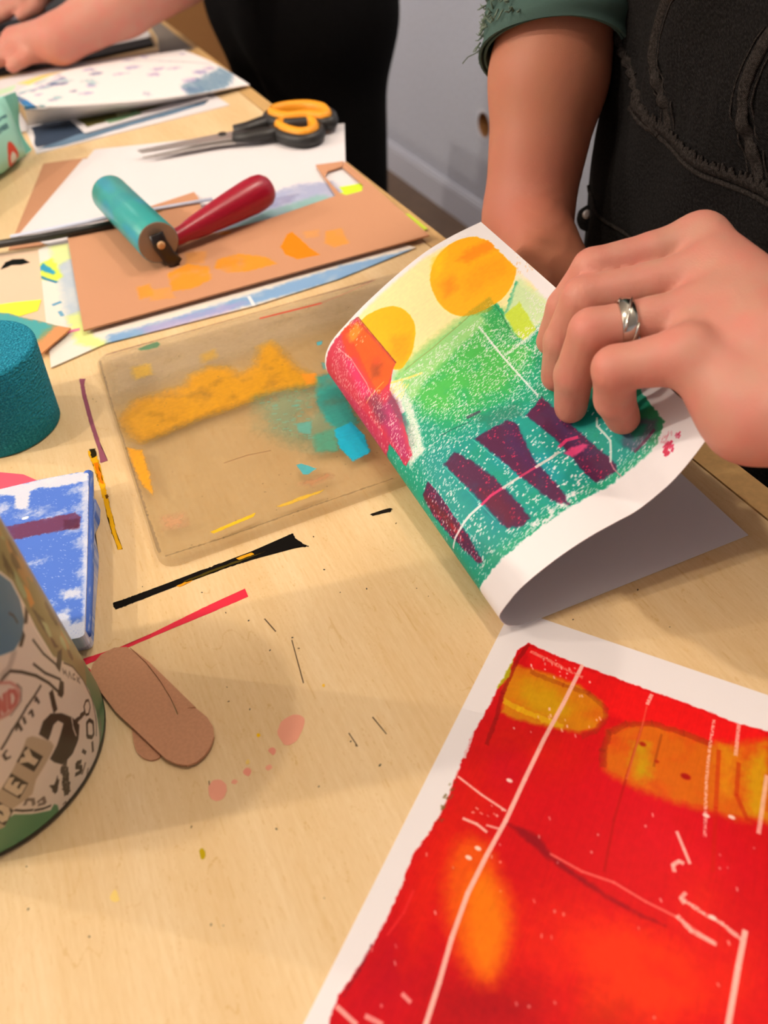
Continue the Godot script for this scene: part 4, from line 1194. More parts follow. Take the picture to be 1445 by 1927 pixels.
	c.line([16.7, 19.8, 29.3, 21.7, 41.5, 23.5], 1.6, c8(250, 150, 130), 0.7, 0.45, 0.6)
	c.line([94, 16.8, 103.1, 17.6, 117.1, 16.3], 1.2, white, 0.8, 0.4, 0.5)
	c.line([8.6, 68.9, 9.9, 80.4], 1.4, white, 0.8, 0.4, 0.5)
	c.specks([14.8, 18.8, 46, 19.6, 44.9, 34.3, 19.7, 28], 26, Vector2(0.8, 1.8), 0.7, 1.0, bare, 0.9)
	c.specks([12.9, 49.1, 59.6, 37.7, 51.2, 54.6, 18.5, 63.5], 22, Vector2(0.8, 2.0), 0.7, 1.0, bare, 0.9)
	c.specks([19.1, 95.6, 33.4, 94.5, 32.6, 99.1, 21.7, 101.5], 14, Vector2(0.7, 1.5), 0.7, 0.4, bare, 0.9)
	c.specks([2.6, 121.7, 120.3, 37.5, 133.4, 124.3, 10.9, 185.4], 90, Vector2(0.7, 1.6), 0.7, 1.0, bare, 0.7)
	for p in [[27.5, 117.3], [29.3, 112.6], [30.2, 82.2], [110.8, 60.4], [102.2, 63.8], [111.6, 99.6]]:
		c.oval(p[0], p[1], 1.3, 0.8, c8(252, 220, 210), 0.95, 0.5)
	c.streaks(area, 0.05, true)
	c.clip_to(white, area, 0.6, 0.6)
	c.specks([9, 99, 9.1, 90, 11.4, 91.9, 13.8, 108.1, 10.5, 109.7], 40, Vector2(0.8, 2.0), 0.8, 1.8, c8(120, 96, 50), 0.7)
	c.line([9, 159.6, 8.8, 168.6, 7.7, 177.7], 0.9, c8(110, 30, 40), 0.6, 0.3, 0.5)
	var o := Vector2(fr[0], fr[1])
	var x := Vector2(fr[2], fr[3])
	var y := Vector2(fr[4], fr[5])
	var q := PackedVector2Array([o, o + x * W, o + x * W + y * H, o + y * H])
	var m := tex_mat(c.texture(), 0.5, 0.22)
	solo("red_print", slab(q, T + 0.0001, T + 0.0005, fr, Vector2(W, H)), m, "flat white paper with a red and orange abstract print and white scratched lines", "print")

# ------------------------------------------------------------------ pile of card and paper behind the plate
func card_pile() -> void:
	# translucent white sheet with lime and blue paint, sticking out on the left
	var fr := [-0.04226, -0.92749, 0.99956, 0.0297, -0.0297, 0.99956]
	var size := Vector2(0.43, 0.42)
	var c := Canvas.new(430.0, 420.0, 2.0, c8(236, 226, 216), self)
	c.poly([41.8, 173.9, 66.8, 171.1, 54.5, 352.7, 84.1, 387.3, 27, 385.7, 30.9, 242], c8(226, 224, 214), 0.8, 6.0, 2.0)
	c.poly([47.7, 196, 68, 196.9, 58.1, 299.7, 56.9, 336.5, 43.9, 337.6, 45.6, 272.1], c8(170, 190, 210), 0.8, 7.0, 2.0, 0.0, 0.3)
	c.poly([47.7, 171.5, 64, 184.5, 61.6, 216.6, 45.6, 229.3], c8(222, 236, 150), 0.8, 5.0, 2.0)
	c.poly([43.8, 319.5, 55.6, 317.4, 57.5, 358.9, 66.4, 376.8, 61.4, 383.7, 45, 364.1], c8(220, 234, 130), 0.8, 5.0, 2.0)
	c.poly([68.3, 365.3, 120.7, 366, 185, 363.1, 258.7, 358.1, 322.9, 362.8, 312, 375.7, 250.4, 378.8, 180.1, 379.1, 118.5, 375.4, 65.8, 380.5], c8(112, 160, 212), 0.85, 5.0, 2.0, 0.0, 0.4)
	c.poly([91.7, 368.1, 157.7, 368.3, 177.7, 373, 154, 381.7, 96.9, 382.3], c8(170, 160, 210), 0.7, 6.0, 2.0, 0.0, 0.3)
	c.poly([61.7, 382.2, 85.8, 378.3, 95.8, 387.6, 64, 391.6], c8(120, 190, 200), 0.6, 6.0, 2.0)
	c.line([178.2, 365.7, 177.4, 387.7], 2.6, c8(236, 236, 240), 0.95)
	c.poly([30, 223.3, 36.6, 212.2, 45.9, 205.6, 47.7, 220.8, 50.3, 249.3, 43.8, 253.9, 33.1, 244.4], c8(214, 236, 70), 0.9, 3.0, 1.5)
	c.poly([32, 221.5, 37.7, 212.9, 42.4, 225.1, 45.7, 237.7, 43, 240.4, 39, 233.5, 35, 226.5, 32.3, 229.3], c8(40, 150, 196), 0.95, 1.5, 0.8)
	c.line([30.4, 233.3, 36.6, 245.1, 44.1, 256.3], 3.0, c8(40, 130, 170), 0.95)
	c.line([36.7, 294.6, 42.5, 293], 4.0, c8(80, 150, 190), 0.9)
	c.line([40, 308.3, 41.2, 316.5], 3.0, c8(80, 150, 190), 0.8)
	c.line([39.9, 344, 49.7, 344.7], 4.0, c8(240, 120, 170), 0.9)
	var wash := tex_mat(c.texture(), 0.7, 0.4)
	solo("watercolour_sheet", slab(v2([-0.0106, -0.7441, 0.0176, -0.7551, 0.1575, -0.763, 0.2374, -0.6363, 0.2713, -0.5566, 0.1973, -0.5433, 0.125, -0.5405, 0.0594, -0.5455, 0.0122, -0.5496, -0.0296, -0.5384]), T + 0.0006, T + 0.0014, fr, size), wash, "white paper washed with blue and lime paint under the kraft card", "paper")
	# white papers
	var c2 := Canvas.new(430.0, 420.0, 2.0, c8(224, 219, 222), self)
	c2.poly([166.4, 210.3, 207.1, 189.8, 249.2, 189.4, 283.7, 182.9, 314.4, 196.3, 311, 252.4, 242.2, 272.7, 165.7, 271.3], c8(150, 160, 200), 0.75, 9.0, 4.0, 0.0, 0.4)
	c2.poly([181.9, 245.8, 238.1, 224.3, 292.4, 218.6, 306.2, 238, 257.6, 257.2, 184.5, 271.7], c8(140, 186, 180), 0.85, 7.0, 3.0, 0.0, 0.3)
	c2.poly([248.7, 199.2, 276.5, 203.5, 262.8, 220.1, 239.9, 218.7], c8(130, 130, 170), 0.6, 5.0, 2.0, 0.0, 0.3)
	c2.poly([309, 225.5, 333.3, 224.4, 329.9, 245.4, 307.7, 247.5], c8(212, 236, 60), 0.95, 2.0, 0.5)
	var white_a := tex_mat(c2.texture(), 0.75, 0.35)
	solo("kraft_sheet", slab(v2([0.025, -0.9658, 0.0726, -0.9526, -0.006, -0.7519, -0.0348, -0.7615]), T + 0.0001, T + 0.0010), M.kraft, "brown kraft sheet sticking out left from under the white papers", "card")
	solo("white_paper", slab(v2([0.0653, -0.9484, 0.1993, -0.9025, 0.1563, -0.7585, 0.1229, -0.7142, 0.0005, -0.7444, -0.0218, -0.7881]), T + 0.0015, T + 0.0019), M.paper, "white paper beside the kraft sheet, lower left one of the stacked pair", "paper")
	solo("white_paper", slab(v2([0.0819, -0.9672, 0.3417, -0.8659, 0.2974, -0.7615, 0.2842, -0.6813, 0.2447, -0.6527, 0.137, -0.6607, 0.1314, -0.7329, 0.1514, -0.7591, -0.0208, -0.777]), T + 0.0024, T + 0.0030, fr, size), white_a, "large white paper under the scissors, with a blue and green wash at one end", "paper")
	# lime sticky notes
	solo("sticky_note", slab(v2([0.2664, -0.7056, 0.2898, -0.7009, 0.284, -0.6808, 0.2643, -0.6832]), T + 0.0030, T + 0.0032), mat(c8(206, 236, 40), 0.7), "lime sticky note showing through the slot of the kraft card", "note")
	solo("sticky_note", slab(v2([0.2912, -0.6199, 0.2959, -0.6166, 0.2956, -0.5808, 0.2903, -0.5796]), T + 0.0016, T + 0.0020), mat(c8(206, 226, 60), 0.7), "lime sticky note under the kraft card beside the edge strip", "note")
	# kraft card cut into a frame, smeared with orange paint
	var c3 := Canvas.new(430.0, 420.0, 3.0, c8(200, 146, 112), self)
	for i in 30000:
		c3.put(c3.r.randi() % c3.w, c3.r.randi() % c3.h, c8(182, 128, 94) if i % 2 else c8(214, 164, 130), 0.35)
	var orange := c8(232, 148, 34)
	c3.poly([129, 303.1, 147.4, 293.3, 161.5, 308.7, 158.2, 331.6, 140.7, 338.7, 126, 333.6], orange, 0.85, 3.0, 1.4, 0.12, 0.5)
	c3.poly([101.9, 311.9, 112.3, 311.3, 111.4, 332.4, 100.2, 333.2], orange, 0.7, 3.0, 1.2, 0.15, 0.4)
	c3.poly([109.4, 321.4, 125.5, 326.4, 125.4, 345.7, 107.7, 339.7], c8(232, 154, 50), 0.5, 3.0, 1.0, 0.1, 0.3)
	c3.poly([172.8, 300.6, 190.3, 300.6, 208, 318.5, 212.9, 334.6, 189.3, 334.6, 173.2, 328.6, 165.7, 313.4], orange, 0.85, 3.0, 1.6, 0.12, 0.5)
	c3.poly([236.8, 288.7, 242.8, 285.3, 245.2, 322.1, 248.1, 339.5, 229.7, 336.6, 223.8, 324.1, 224.3, 308.7], c8(228, 132, 8), 0.95, 1.2, 0.8, 0.0, 0.1)
	c3.poly([267.4, 301.3, 281.4, 303.1, 276.3, 332.9, 263.5, 333.8, 259.4, 322.1], c8(234, 150, 40), 0.6, 2.5, 1.0, 0.1, 0.3)
	c3.poly([151.2, 273.6, 168.2, 279.8, 160.3, 301.5, 146.6, 292.8], c8(230, 150, 60), 0.5, 3.0, 1.2, 0.1, 0.4)
	c3.poly([250.8, 290.5, 264.1, 294.3, 259, 307.8, 248.6, 303.4], c8(232, 156, 60), 0.4, 3.0, 1.2, 0.2, 0.4)
	c3.oval([190.9, 255.4][0], [190.9, 255.4][1], 5, 3, c8(234, 150, 40), 0.7, 1.5, 0.8)
	c3.oval([149.5, 175.1][0], [149.5, 175.1][1], 3, 2, c8(120, 90, 40), 0.7, 1.5, 0.8)
	var kraft_paint := tex_mat(c3.texture(), 0.8, 0.3)
	var outline := v2([0.0005, -0.5693, 0.0175, -0.7505, 0.1429, -0.7731, 0.1426, -0.7552, 0.1278, -0.673, 0.1833, -0.6717, 0.2536, -0.6827, 0.2665, -0.7644, 0.2934, -0.7562, 0.2863, -0.7445, 0.2698, -0.7419, 0.2625, -0.7311, 0.2588, -0.6848, 0.2623, -0.6779, 0.2781, -0.6782, 0.2846, -0.69, 0.2853, -0.7002, 0.2865, -0.7436, 0.2941, -0.7551, 0.2871, -0.5617])
	var t := thing("kraft_card", "brown kraft card cut into a frame with a slot, smeared with orange paint", "card", Vector3(0.15, T + 0.003, -0.62))
	part("card", slab(outline, T + 0.0046, T + 0.0060, fr, size), kraft_paint, t)
	# thin pale strip and black stick lying across the pile
	solo("plastic_strip", tube(flat3([-0.0292, -0.7712, 0.0605, -0.7593, 0.1524, -0.7409], T + 0.0078), [0.0024], 8, 0.6), mat(c8(206, 214, 236), 0.3), "thin pale blue plastic strip across the kraft card behind the brayer", "strip")
	solo("black_stick", tube(flat3([-0.0577, -0.7606, 0.0051, -0.745, 0.058, -0.7368], T + 0.0096), [0.0034], 10), mat(c8(34, 32, 28), 0.45), "thin black stick under the turquoise roller of the brayer", "stick")

# ------------------------------------------------------------------ brayer
func brayer() -> void:
	var a := Vector3([0.0657, -0.7594][0], T + 0.027, [0.0657, -0.7594][1])
	var b := Vector3([0.0795, -0.6343][0], T + 0.027, [0.0795, -0.6343][1])
	var ax := (b - a).normalized()
	var L := a.distance_to(b)
	var t := thing("brayer", "ink brayer with turquoise stained roller and dark red handle on kraft card", "brayer", Vector3(a.x, T + 0.006, b.z))
	var c := Canvas.new(120.0, 130.0, 3.0, c8(48, 158, 156), self)
	for i in 26:
		c.oval(c.r.randf() * 120.0, c.r.randf() * 130.0, c.r.randf_range(4, 14), c.r.randf_range(8, 26), [c8(30, 138, 150), c8(70, 172, 160), c8(36, 150, 196), c8(56, 140, 130)][i % 4], 0.55, 5.0, 2.0, 0.0, 0.4)
	var rm := tex_mat(c.texture(), 0.35, 0.5)
	var r := 0.0170
	var st := begin(true)
	lathe_to(st, a, ax, [r * 0.96, 0.0, r, 0.001, r, L - 0.001, r * 0.97, L], 40)
	var roller := part("roller", scaled_uv(finish(st), L), rm, t)
	part("end_cap", lathe(b, ax, [r * 0.97, -0.0002, r * 0.93, 0.0004, 0.006, 0.0006, 0.004, 0.003, 0, 0.003], 36), mat(c8(150, 126, 106), 0.3), roller, "beige end of the roller core")
	part("end_cap", lathe(a, -ax, [r * 0.97, -0.0002, r * 0.93, 0.0004, 0, 0.0006], 36), mat(c8(196, 170, 140), 0.35), roller)
	# bent black frame: a strap at each end joined behind the roller
	var side := ax.cross(Vector3.UP).normalized()
	if side.x < 0.0:
		side = -side
	var frame := begin(true)
	for e in [b + ax * 0.0045, a - ax * 0.0045]:
		tube_to(frame, PackedVector3Array([e + Vector3(0, 0.009, 0) - side * 0.001, e, e + Vector3(0, -0.012, 0) + side * 0.004, e + Vector3(0, -0.0200, 0) + side * 0.009]), [0.0058, 0.0062, 0.0060, 0.0060], 8, 0.28, ax)
	var hub := a.lerp(b, 0.72) + side * 0.020 + Vector3(0, -0.014, 0)
	for e in [b + ax * 0.0045, a - ax * 0.0045]:
		tube_to(frame, PackedVector3Array([e + Vector3(0, -0.0185, 0) + side * 0.008, e.lerp(hub, 0.4) + side * 0.004 + Vector3(0, -0.012, 0), hub]), [0.0035, 0.0035, 0.0035], 8)
	part("frame", finish(frame), M.black_metal, t, "bent black metal frame")
	for e in [b + ax * 0.0055, a - ax * 0.0055]:
		part("rivet", lathe(e, ax if e.distance_to(b) < 0.02 else -ax, [0.0032, 0, 0.0034, 0.0012, 0.0018, 0.0022, 0, 0.0024], 14), mat(c8(206, 160, 110), 0.3), t, "brass rivet")
	var h0 := Vector3([0.0925, -0.6532][0], T + 0.018, [0.0925, -0.6532][1])
	var h1 := Vector3([0.1874, -0.6855][0], T + 0.026, [0.1874, -0.6855][1])
	var hl := h0.distance_to(h1) + 0.008
	part("handle", lathe(h0, h1 - h0, [0, 0, 0.0062, 0.0005, 0.0068, 0.006, 0.0072, hl * 0.12, 0.0092, hl * 0.22, 0.0116, hl * 0.42, 0.0138, hl * 0.64, 0.0150, hl * 0.80, 0.0149, hl * 0.87, 0.0138, hl * 0.93, 0.0108, hl * 0.97, 0.006, hl * 0.992, 0, hl], 32), mat(c8(160, 16, 44), 0.3), t, "glossy dark red handle")
	part("ferrule", tube(PackedVector3Array([hub, h0.lerp(hub, 0.4), h0]), [0.0036], 10), M.black_metal, t)

func scaled_uv(m: ArrayMesh, l: float) -> ArrayMesh:
	var a := m.surface_get_arrays(0)
	var uv: PackedVector2Array = a[Mesh.ARRAY_TEX_UV]
	for i in uv.size():
		uv[i] = Vector2(uv[i].x, uv[i].y / l)
	a[Mesh.ARRAY_TEX_UV] = uv
	var o := ArrayMesh.new()
	o.add_surface_from_arrays(Mesh.PRIMITIVE_TRIANGLES, a)
	return o

# ------------------------------------------------------------------ scissors
func loop_tube(st: SurfaceTool, p: PackedVector3Array, r: float, sides: int, flat: float, grow := []) -> void:
	var q := PackedVector3Array(p)
	q.append(p[0])
	q.append(p[1])
	var rr := []
	for i in q.size():
		rr.append(r * (grow[i % grow.size()] if grow.size() else 1.0))
	tube_to(st, q, rr, sides, flat)

func flat3(q: Array, y: float) -> PackedVector3Array:
	var o := PackedVector3Array()
	for i in q.size() / 2:
		o.append(Vector3(q[2 * i], y, q[2 * i + 1]))
	return o

func closed_curve(p: PackedVector3Array, n: int) -> PackedVector3Array:
	var o := PackedVector3Array()
	var k := p.size()
	for i in k:
		for j in n:
			o.append(p[i].cubic_interpolate(p[(i + 1) % k], p[(i + k - 1) % k], p[(i + 2) % k], float(j) / n))
	return o

func scissors() -> void:
	var t := thing("scissors", "scissors with long steel blades and black and orange handles on white paper", "scissors", Vector3(0.23, T + 0.003, -0.92))
	var y := T + 0.011
	part("blade", slab(v2([0.1193, -0.906, 0.202, -0.8989, 0.2257, -0.8958, 0.2208, -0.8739, 0.1964, -0.8803, 0.1214, -0.8979]), y - 0.001, y + 0.0008), M.steel, t, "steel blade")
	part("blade", slab(v2([0.1209, -0.891, 0.1984, -0.8882, 0.2213, -0.8831, 0.2168, -0.8694, 0.1948, -0.8763, 0.1363, -0.8858]), y - 0.0040, y - 0.0022), M.steel, t, "steel blade")
	part("pivot_screw", lathe(Vector3([0.2096, -0.8929][0], y + 0.0006, [0.2096, -0.8929][1]), Vector3.UP, [0.0045, 0, 0.0045, 0.0016, 0.003, 0.0022, 0, 0.0022], 18), M.black_metal, t)
	for s in 2:
		var ringp := closed_curve(flat3([0.2668, -0.9072, 0.2876, -0.9162, 0.3164, -0.9034, 0.3288, -0.8741, 0.3189, -0.8461, 0.3025, -0.8592, 0.273, -0.8765] if s == 0 else [0.2627, -0.874, 0.2831, -0.8852, 0.3012, -0.8751, 0.3064, -0.8516, 0.2947, -0.8247, 0.2767, -0.8219, 0.2628, -0.845], y + (0.002 if s == 0 else -0.001)), 5)
		var st := begin(true)
		loop_tube(st, ringp, 0.0056, 10, 1.25)
		var arm := flat3([0.2245, -0.8966, 0.24, -0.8952, 0.2595, -0.8994, 0.2718, -0.9033] if s == 0 else [0.2176, -0.8766, 0.2338, -0.8674, 0.2499, -0.863, 0.2634, -0.8588], y + 0.001)
		tube_to(st, arm, [0.0075, 0.0085, 0.0095, 0.0075], 10, 0.7)
		var grip := part("handle", finish(st), mat(c8(36, 34, 33), 0.45), t, "black plastic handle")
		# soft orange lining inside the finger loop
		var mid := Vector3.ZERO
		for p in ringp:
			mid += p / ringp.size()
		var inner := PackedVector3Array()
		for p in ringp:
			var e := p - mid
			inner.append(mid + e - e.normalized() * 0.0060 + Vector3(0, 0.0030, 0))
		var si := begin(true)
		loop_tube(si, inner, 0.0052, 10, 1.75)
		part("grip_lining", finish(si), mat(c8(246, 160, 20), 0.5), grip, "orange lining of the finger loop")
func mm(q: Array, ox: float, oz: float) -> Array:
	var o := []
	for i in q.size() / 2:
		o.append_array([(q[2 * i] - ox) * 1000.0, (q[2 * i + 1] - oz) * 1000.0])
	return o

# ------------------------------------------------------------------ papers at the far end
func patched(called: String, label: String, outline: Array, y0: float, y1: float, patches: Array, group := "") -> void:
	var o := v2(outline)
	var t := thing(called, label, "print", Vector3(o[0].x, y0, o[0].y), group)
	part("paper", slab(o, y0, y1), M.paper, t)
	var k := 0
	for p in patches:
		k += 1
		part("printed_colour", slab(ragged(v2(p[0]), 0.012, 0.002), y1 - 0.0001, y1 + 0.0001 * k), mat(p[1], 0.7), t)

func far_papers() -> void:
	patched("navy_print", "white bordered navy print under the folded paper, beyond the scissors", [0.0222, -1.0038, 0.0227, -1.1171, 0.1016, -1.1418, 0.2522, -1.0807, 0.2566, -1.0229], T, T + 0.001, [[[0.0259, -1.023, 0.0291, -1.1028, 0.1055, -1.1259, 0.2469, -1.0745, 0.2322, -1.0454, 0.1393, -1.034, 0.0738, -1.0194], c8(36, 54, 78)], [[0.0263, -1.0166, 0.0706, -1.0368, 0.1356, -1.0461, 0.1957, -1.0503, 0.2356, -1.0526, 0.2299, -1.0422, 0.1376, -1.0262, 0.0539, -1.0097], c8(96, 124, 150)]])
	patched("olive_print", "small white bordered olive green print between navy print and folded paper", [0.0747, -1.1034, 0.0826, -1.031, 0.2433, -1.0584, 0.2321, -1.1328], T + 0.0016, T + 0.003, [[[0.0823, -1.0949, 0.0892, -1.0501, 0.2098, -1.0758, 0.2052, -1.1112], c8(90, 84, 18)], [[0.1104, -1.0584, 0.1144, -1.0461, 0.1563, -1.0547, 0.1524, -1.0724], c8(110, 150, 110)], [[0.1281, -1.0822, 0.1443, -1.0838, 0.145, -1.0686, 0.1281, -1.063], c8(150, 150, 110)]])
	patched("yellow_print", "white paper with a pale yellow and green wash behind the folded paper", [-0.0346, -1.2266, -0.0057, -1.3278, 0.0185, -1.3534, 0.0958, -1.3716, 0.1694, -1.348, 0.2448, -1.3302, 0.1796, -1.2157, 0.0481, -1.2394, 0.0111, -1.2156], T, T + 0.001, [[[0.036, -1.3138, 0.0748, -1.3305, 0.1275, -1.3304, 0.1011, -1.3078, 0.0549, -1.2917], c8(244, 214, 120)], [[-0.0018, -1.2923, 0.0353, -1.3082, 0.0252, -1.2813, -0.0043, -1.2661], c8(196, 226, 190)], [[0.1275, -1.3304, 0.1736, -1.3303, 0.2037, -1.3244, 0.1602, -1.3017], c8(236, 190, 150)]])
	solo("blank_paper", slab(v2([-0.0336, -1.2347, 0.0122, -1.2482, 0.0233, -1.2015, 0.0265, -1.1196, 0.024, -1.0894, -0.0433, -1.1064]), T + 0.0014, T + 0.002), M.paper, "blank white paper beside the wipes packet", "paper")
	# large folded paper, its near edge bent down to the table
	var far := flat3([0.0183, -1.25, 0.0957, -1.3159, 0.188, -1.3214, 0.2747, -1.3036], T + 0.0034)
	var top := PackedVector3Array()
	var tq := [[0.029, -1.0611], [0.0996, -1.0481], [0.1919, -1.0458], [0.2997, -1.0739]]
	for i in 4:
		top.append(Vector3(tq[i][0], T + [0.034, 0.026, 0.016, 0.004][i], tq[i][1]))
	var low := flat3([0.0267, -1.1002, 0.105, -1.0824, 0.2018, -1.0705, 0.2996, -1.0713], T + 0.0042)
	var along := func(p: PackedVector3Array, u: float) -> Vector3:
		var x := clampf(u, 0.0, 1.0) * 3.0
		var i := mini(int(x), 2)
		return p[i].cubic_interpolate(p[i + 1], p[maxi(i - 1, 0)], p[mini(i + 2, 3)], x - i)
	var c := Canvas.new(300.0, 160.0, 3.0, c8(240, 234, 234), self)
	c.poly([0, 60, 12, 50, 26, 118, 8, 120, 0, 120], c8(40, 96, 130), 0.9, 3.0, 1.5)
	c.poly([4, 90, 20, 84, 24, 116, 8, 118], c8(50, 130, 200), 0.8, 3.0, 1.5)
	for i in 60:
		var x := c.r.randf() * 290.0
		var y := c.r.randf() * 112.0
		if i > 36:
			x = c.r.randf() * 100.0
			y = 20.0 + c.r.randf() * 30.0
		c.oval(x, y, c.r.randf_range(3, 11), c.r.randf_range(2, 6), [c8(150, 140, 190), c8(96, 100, 146), c8(130, 180, 190), c8(176, 156, 196)][i % 4], 0.75, 4.0, 3.0, 0.25, 0.5)
	c.poly([225, 96, 296, 70, 300, 90, 262, 116, 220, 118], c8(90, 130, 160), 0.8, 5.0, 4.0, 0.3, 0.3)
	c.line([200, 6, 290, 60], 2.0, c8(60, 120, 140), 0.6, 0.3, 0.8)
	var folded := sheet(func(u: float, v: float) -> Vector3:
		var a: Vector3 = along.call(far, u)
		var b: Vector3 = along.call(top, u)
		var d: Vector3 = along.call(low, u)
		if v < 0.72:
			var s := v / 0.72
			return a.lerp(b, s) + Vector3(0, sin(s * PI) * 0.004, 0)
		var s2 := (v - 0.72) / 0.28
		return b.lerp(d, s2) , 40, 24, 0.0005)
	solo("folded_print", folded, tex_mat(c.texture(), 0.75, 0.35), "large white print with violet flecks, folded down along its raised edge", "print")
	# black board with a white sheet under the far person's arm
	solo("black_board", slab(v2([-0.0375, -1.3626, 0.0222, -1.378, 0.1265, -1.3641, 0.2463, -1.3727, 0.2672, -1.5578, 0.1459, -1.9826, 0.0051, -2.0051]), T, T + 0.004), M.black, "black board under the far person's hand", "board")
	solo("white_sheet", slab(v2([0.0584, -1.4267, 0.2616, -1.5477, 0.2551, -1.4224, 0.2479, -1.4129, 0.0715, -1.4079]), T + 0.0042, T + 0.0048), M.paper, "white sheet on the black board under the forearm", "paper")
	var film := mat(Color(0.62, 0.58, 0.55, 0.55), 0.4)
	film.transparency = BaseMaterial3D.TRANSPARENCY_ALPHA
	solo("tracing_film", slab(v2([0.2817, -1.601, 0.2919, -1.581, 0.2912, -1.31, 0.2434, -1.3243, 0.2637, -1.4204]), T + 0.0001, T + 0.0008), film, "grey translucent film beside the black board at the table edge", "film")
	solo("lavender_paper", slab(v2([0.0424, -2.2276, 0.195, -2.058, 0.1185, -1.7694, 0.0848, -1.721, 0.0057, -1.7396]), T + 0.0042, T + 0.0050), mat(c8(206, 202, 222), 0.8), "lavender white paper on the black board past the hand", "paper")
	solo("marker_pen", tube(flat3([0.1214, -1.9258, 0.1354, -1.7496], T + 0.0128), [0.0075, 0.0075], 12), M.black, "short black marker pen on the lavender paper", "pen")

# ------------------------------------------------------------------ smaller things on the left
func small_things() -> void:
	# round turquoise sponge with open pores
	var sponge_top := noise_texture(0.20, 256, Color(0.05, 0.42, 0.54), Color(0.30, 0.82, 0.92), 41, FastNoiseLite.TYPE_CELLULAR, 2)
	var bump := noise_texture(0.16, 256, Color.BLACK, Color.WHITE, 41, FastNoiseLite.TYPE_CELLULAR, 2)
	var sm := grained(mat(c8(222, 236, 240), 0.85, 0.3), sponge_top, 16.0, 0.25, bump)
	var at := Vector3(-0.0655, T, -0.4835)
	solo("round_sponge", lathe(at, Vector3.UP, [0, 0, 0.0322, 0, 0.0334, 0.001, 0.0345, 0.015, 0.0362, 0.035, 0.0380, 0.0545, 0.0376, 0.0562, 0.036, 0.057, 0, 0.057], 64), sm, "round turquoise sponge with a rough porous top", "sponge")
	# folded blue paper towel
	var ox := -0.20
	var oz := -0.40
	var white := c8(226, 226, 236)
	var c := Canvas.new(190.0, 190.0, 5.0, c8(84, 122, 214), self)
	for i in 80:
		c.oval(70.0 + c.r.randf() * 110.0, c.r.randf() * 180.0, c.r.randf_range(2, 7), c.r.randf_range(1.5, 5), c8(212, 216, 236), 0.6, 4.0, 3.0, 0.25, 0.6)
	c.specks([60, 0, 190, 0, 190, 190, 60, 190], 2600, Vector2(0.4, 1.2), 0.4, 0.9, c8(220, 226, 246), 0.55, 0.3)
	c.poly(mm([-0.0935, -0.3996, -0.0733, -0.3981, -0.0499, -0.3939, -0.0294, -0.3889, -0.0253, -0.3855, -0.0268, -0.3796, -0.0362, -0.3805, -0.0491, -0.3844, -0.0529, -0.3875, -0.0582, -0.3861, -0.061, -0.3721, -0.0676, -0.3759, -0.0663, -0.3873, -0.0739, -0.3926, -0.094, -0.3929], ox, oz), white, 0.92, 1.5, 1.0, 0.1)
	c.poly(mm([-0.0293, -0.3837, -0.0254, -0.3852, -0.0476, -0.2646, -0.0497, -0.2669], ox, oz), white, 0.7, 1.5, 0.8, 0.25)
	c.poly(mm([-0.0546, -0.3017, -0.0442, -0.2986, -0.0461, -0.2929, -0.0537, -0.2958], ox, oz), white, 0.85, 3.0, 1.5, 0.2)
	c.poly(mm([-0.0595, -0.2873, -0.0531, -0.2889, -0.053, -0.2786, -0.0461, -0.2773, -0.0486, -0.2639, -0.0588, -0.2695], ox, oz), white, 0.85, 3.0, 1.5, 0.2)
	c.poly(mm([-0.0919, -0.3684, -0.0768, -0.3643, -0.0528, -0.359, -0.0382, -0.3557, -0.0358, -0.351, -0.038, -0.3425, -0.0497, -0.346, -0.0686, -0.3504, -0.0926, -0.3594], ox, oz), c8(112, 56, 84), 0.9, 1.2, 0.8, 0.1, 0.2)
	c.poly(mm([-0.0447, -0.3528, -0.0367, -0.3498, -0.0386, -0.342, -0.0459, -0.3454], ox, oz), c8(78, 30, 50), 0.6, 1.5, 0.8, 0.2)
	c.oval(mm([-0.0633, -0.3654], ox, oz)[0], mm([-0.0633, -0.3654], ox, oz)[1], 1.9, 1.2, c8(246, 244, 246), 1.0, 0.5)
	var fr := [ox, oz, 1.0, 0.0, 0.0, 1.0]
	var sz := Vector2(0.19, 0.19)
	var cm := tex_mat(c.texture(), 0.85, 0.3)
	cm.heightmap_enabled = true
	cm.heightmap_texture = M.fine
	cm.heightmap_scale = 0.05
	var t := thing("paper_towel", "folded blue and white paper towel with a maroon paint stripe", "paper towel", Vector3(-0.09, T, -0.33))
	part("lower_fold", slab(rounded(v2([-0.0925, -0.3974, -0.0473, -0.3837, -0.0262, -0.3729, -0.0291, -0.3593, -0.0336, -0.3518, -0.0344, -0.3345, -0.0373, -0.3209, -0.0421, -0.302, -0.0488, -0.2733, -0.06, -0.2764, -0.0967, -0.3438]), 0.003, 4), T + 0.0004, T + 0.0075, fr, sz), cm, t)
	var st := begin()
	var upper := rounded(v2([-0.0935, -0.3999, -0.0734, -0.3976, -0.0499, -0.3939, -0.0294, -0.3889, -0.0253, -0.3855, -0.0317, -0.3519, -0.0411, -0.3038, -0.0484, -0.2686, -0.0504, -0.2679, -0.0578, -0.2699, -0.099, -0.3223]), 0.002, 4)
	slab_to(st, upper, T + 0.0092, T + 0.0165, fr, sz)
	part("upper_fold", finish(st), cm, t)
	part("fold_edge", tube(flat3([-0.0258, -0.3903, -0.0322, -0.3569, -0.0415, -0.308, -0.0489, -0.2723], T + 0.0125), [0.0028, 0.0034, 0.0034, 0.003], 10), cm, t)
	solo("pink_paper", slab(v2([-0.0907, -0.4406, -0.0755, -0.4357, -0.0627, -0.4259, -0.0538, -0.4125, -0.0597, -0.4105, -0.0927, -0.4153]), T + 0.0002, T + 0.0012), mat(c8(232, 84, 110), 0.7), "pink paper scrap sticking out behind the blue paper towel", "paper")
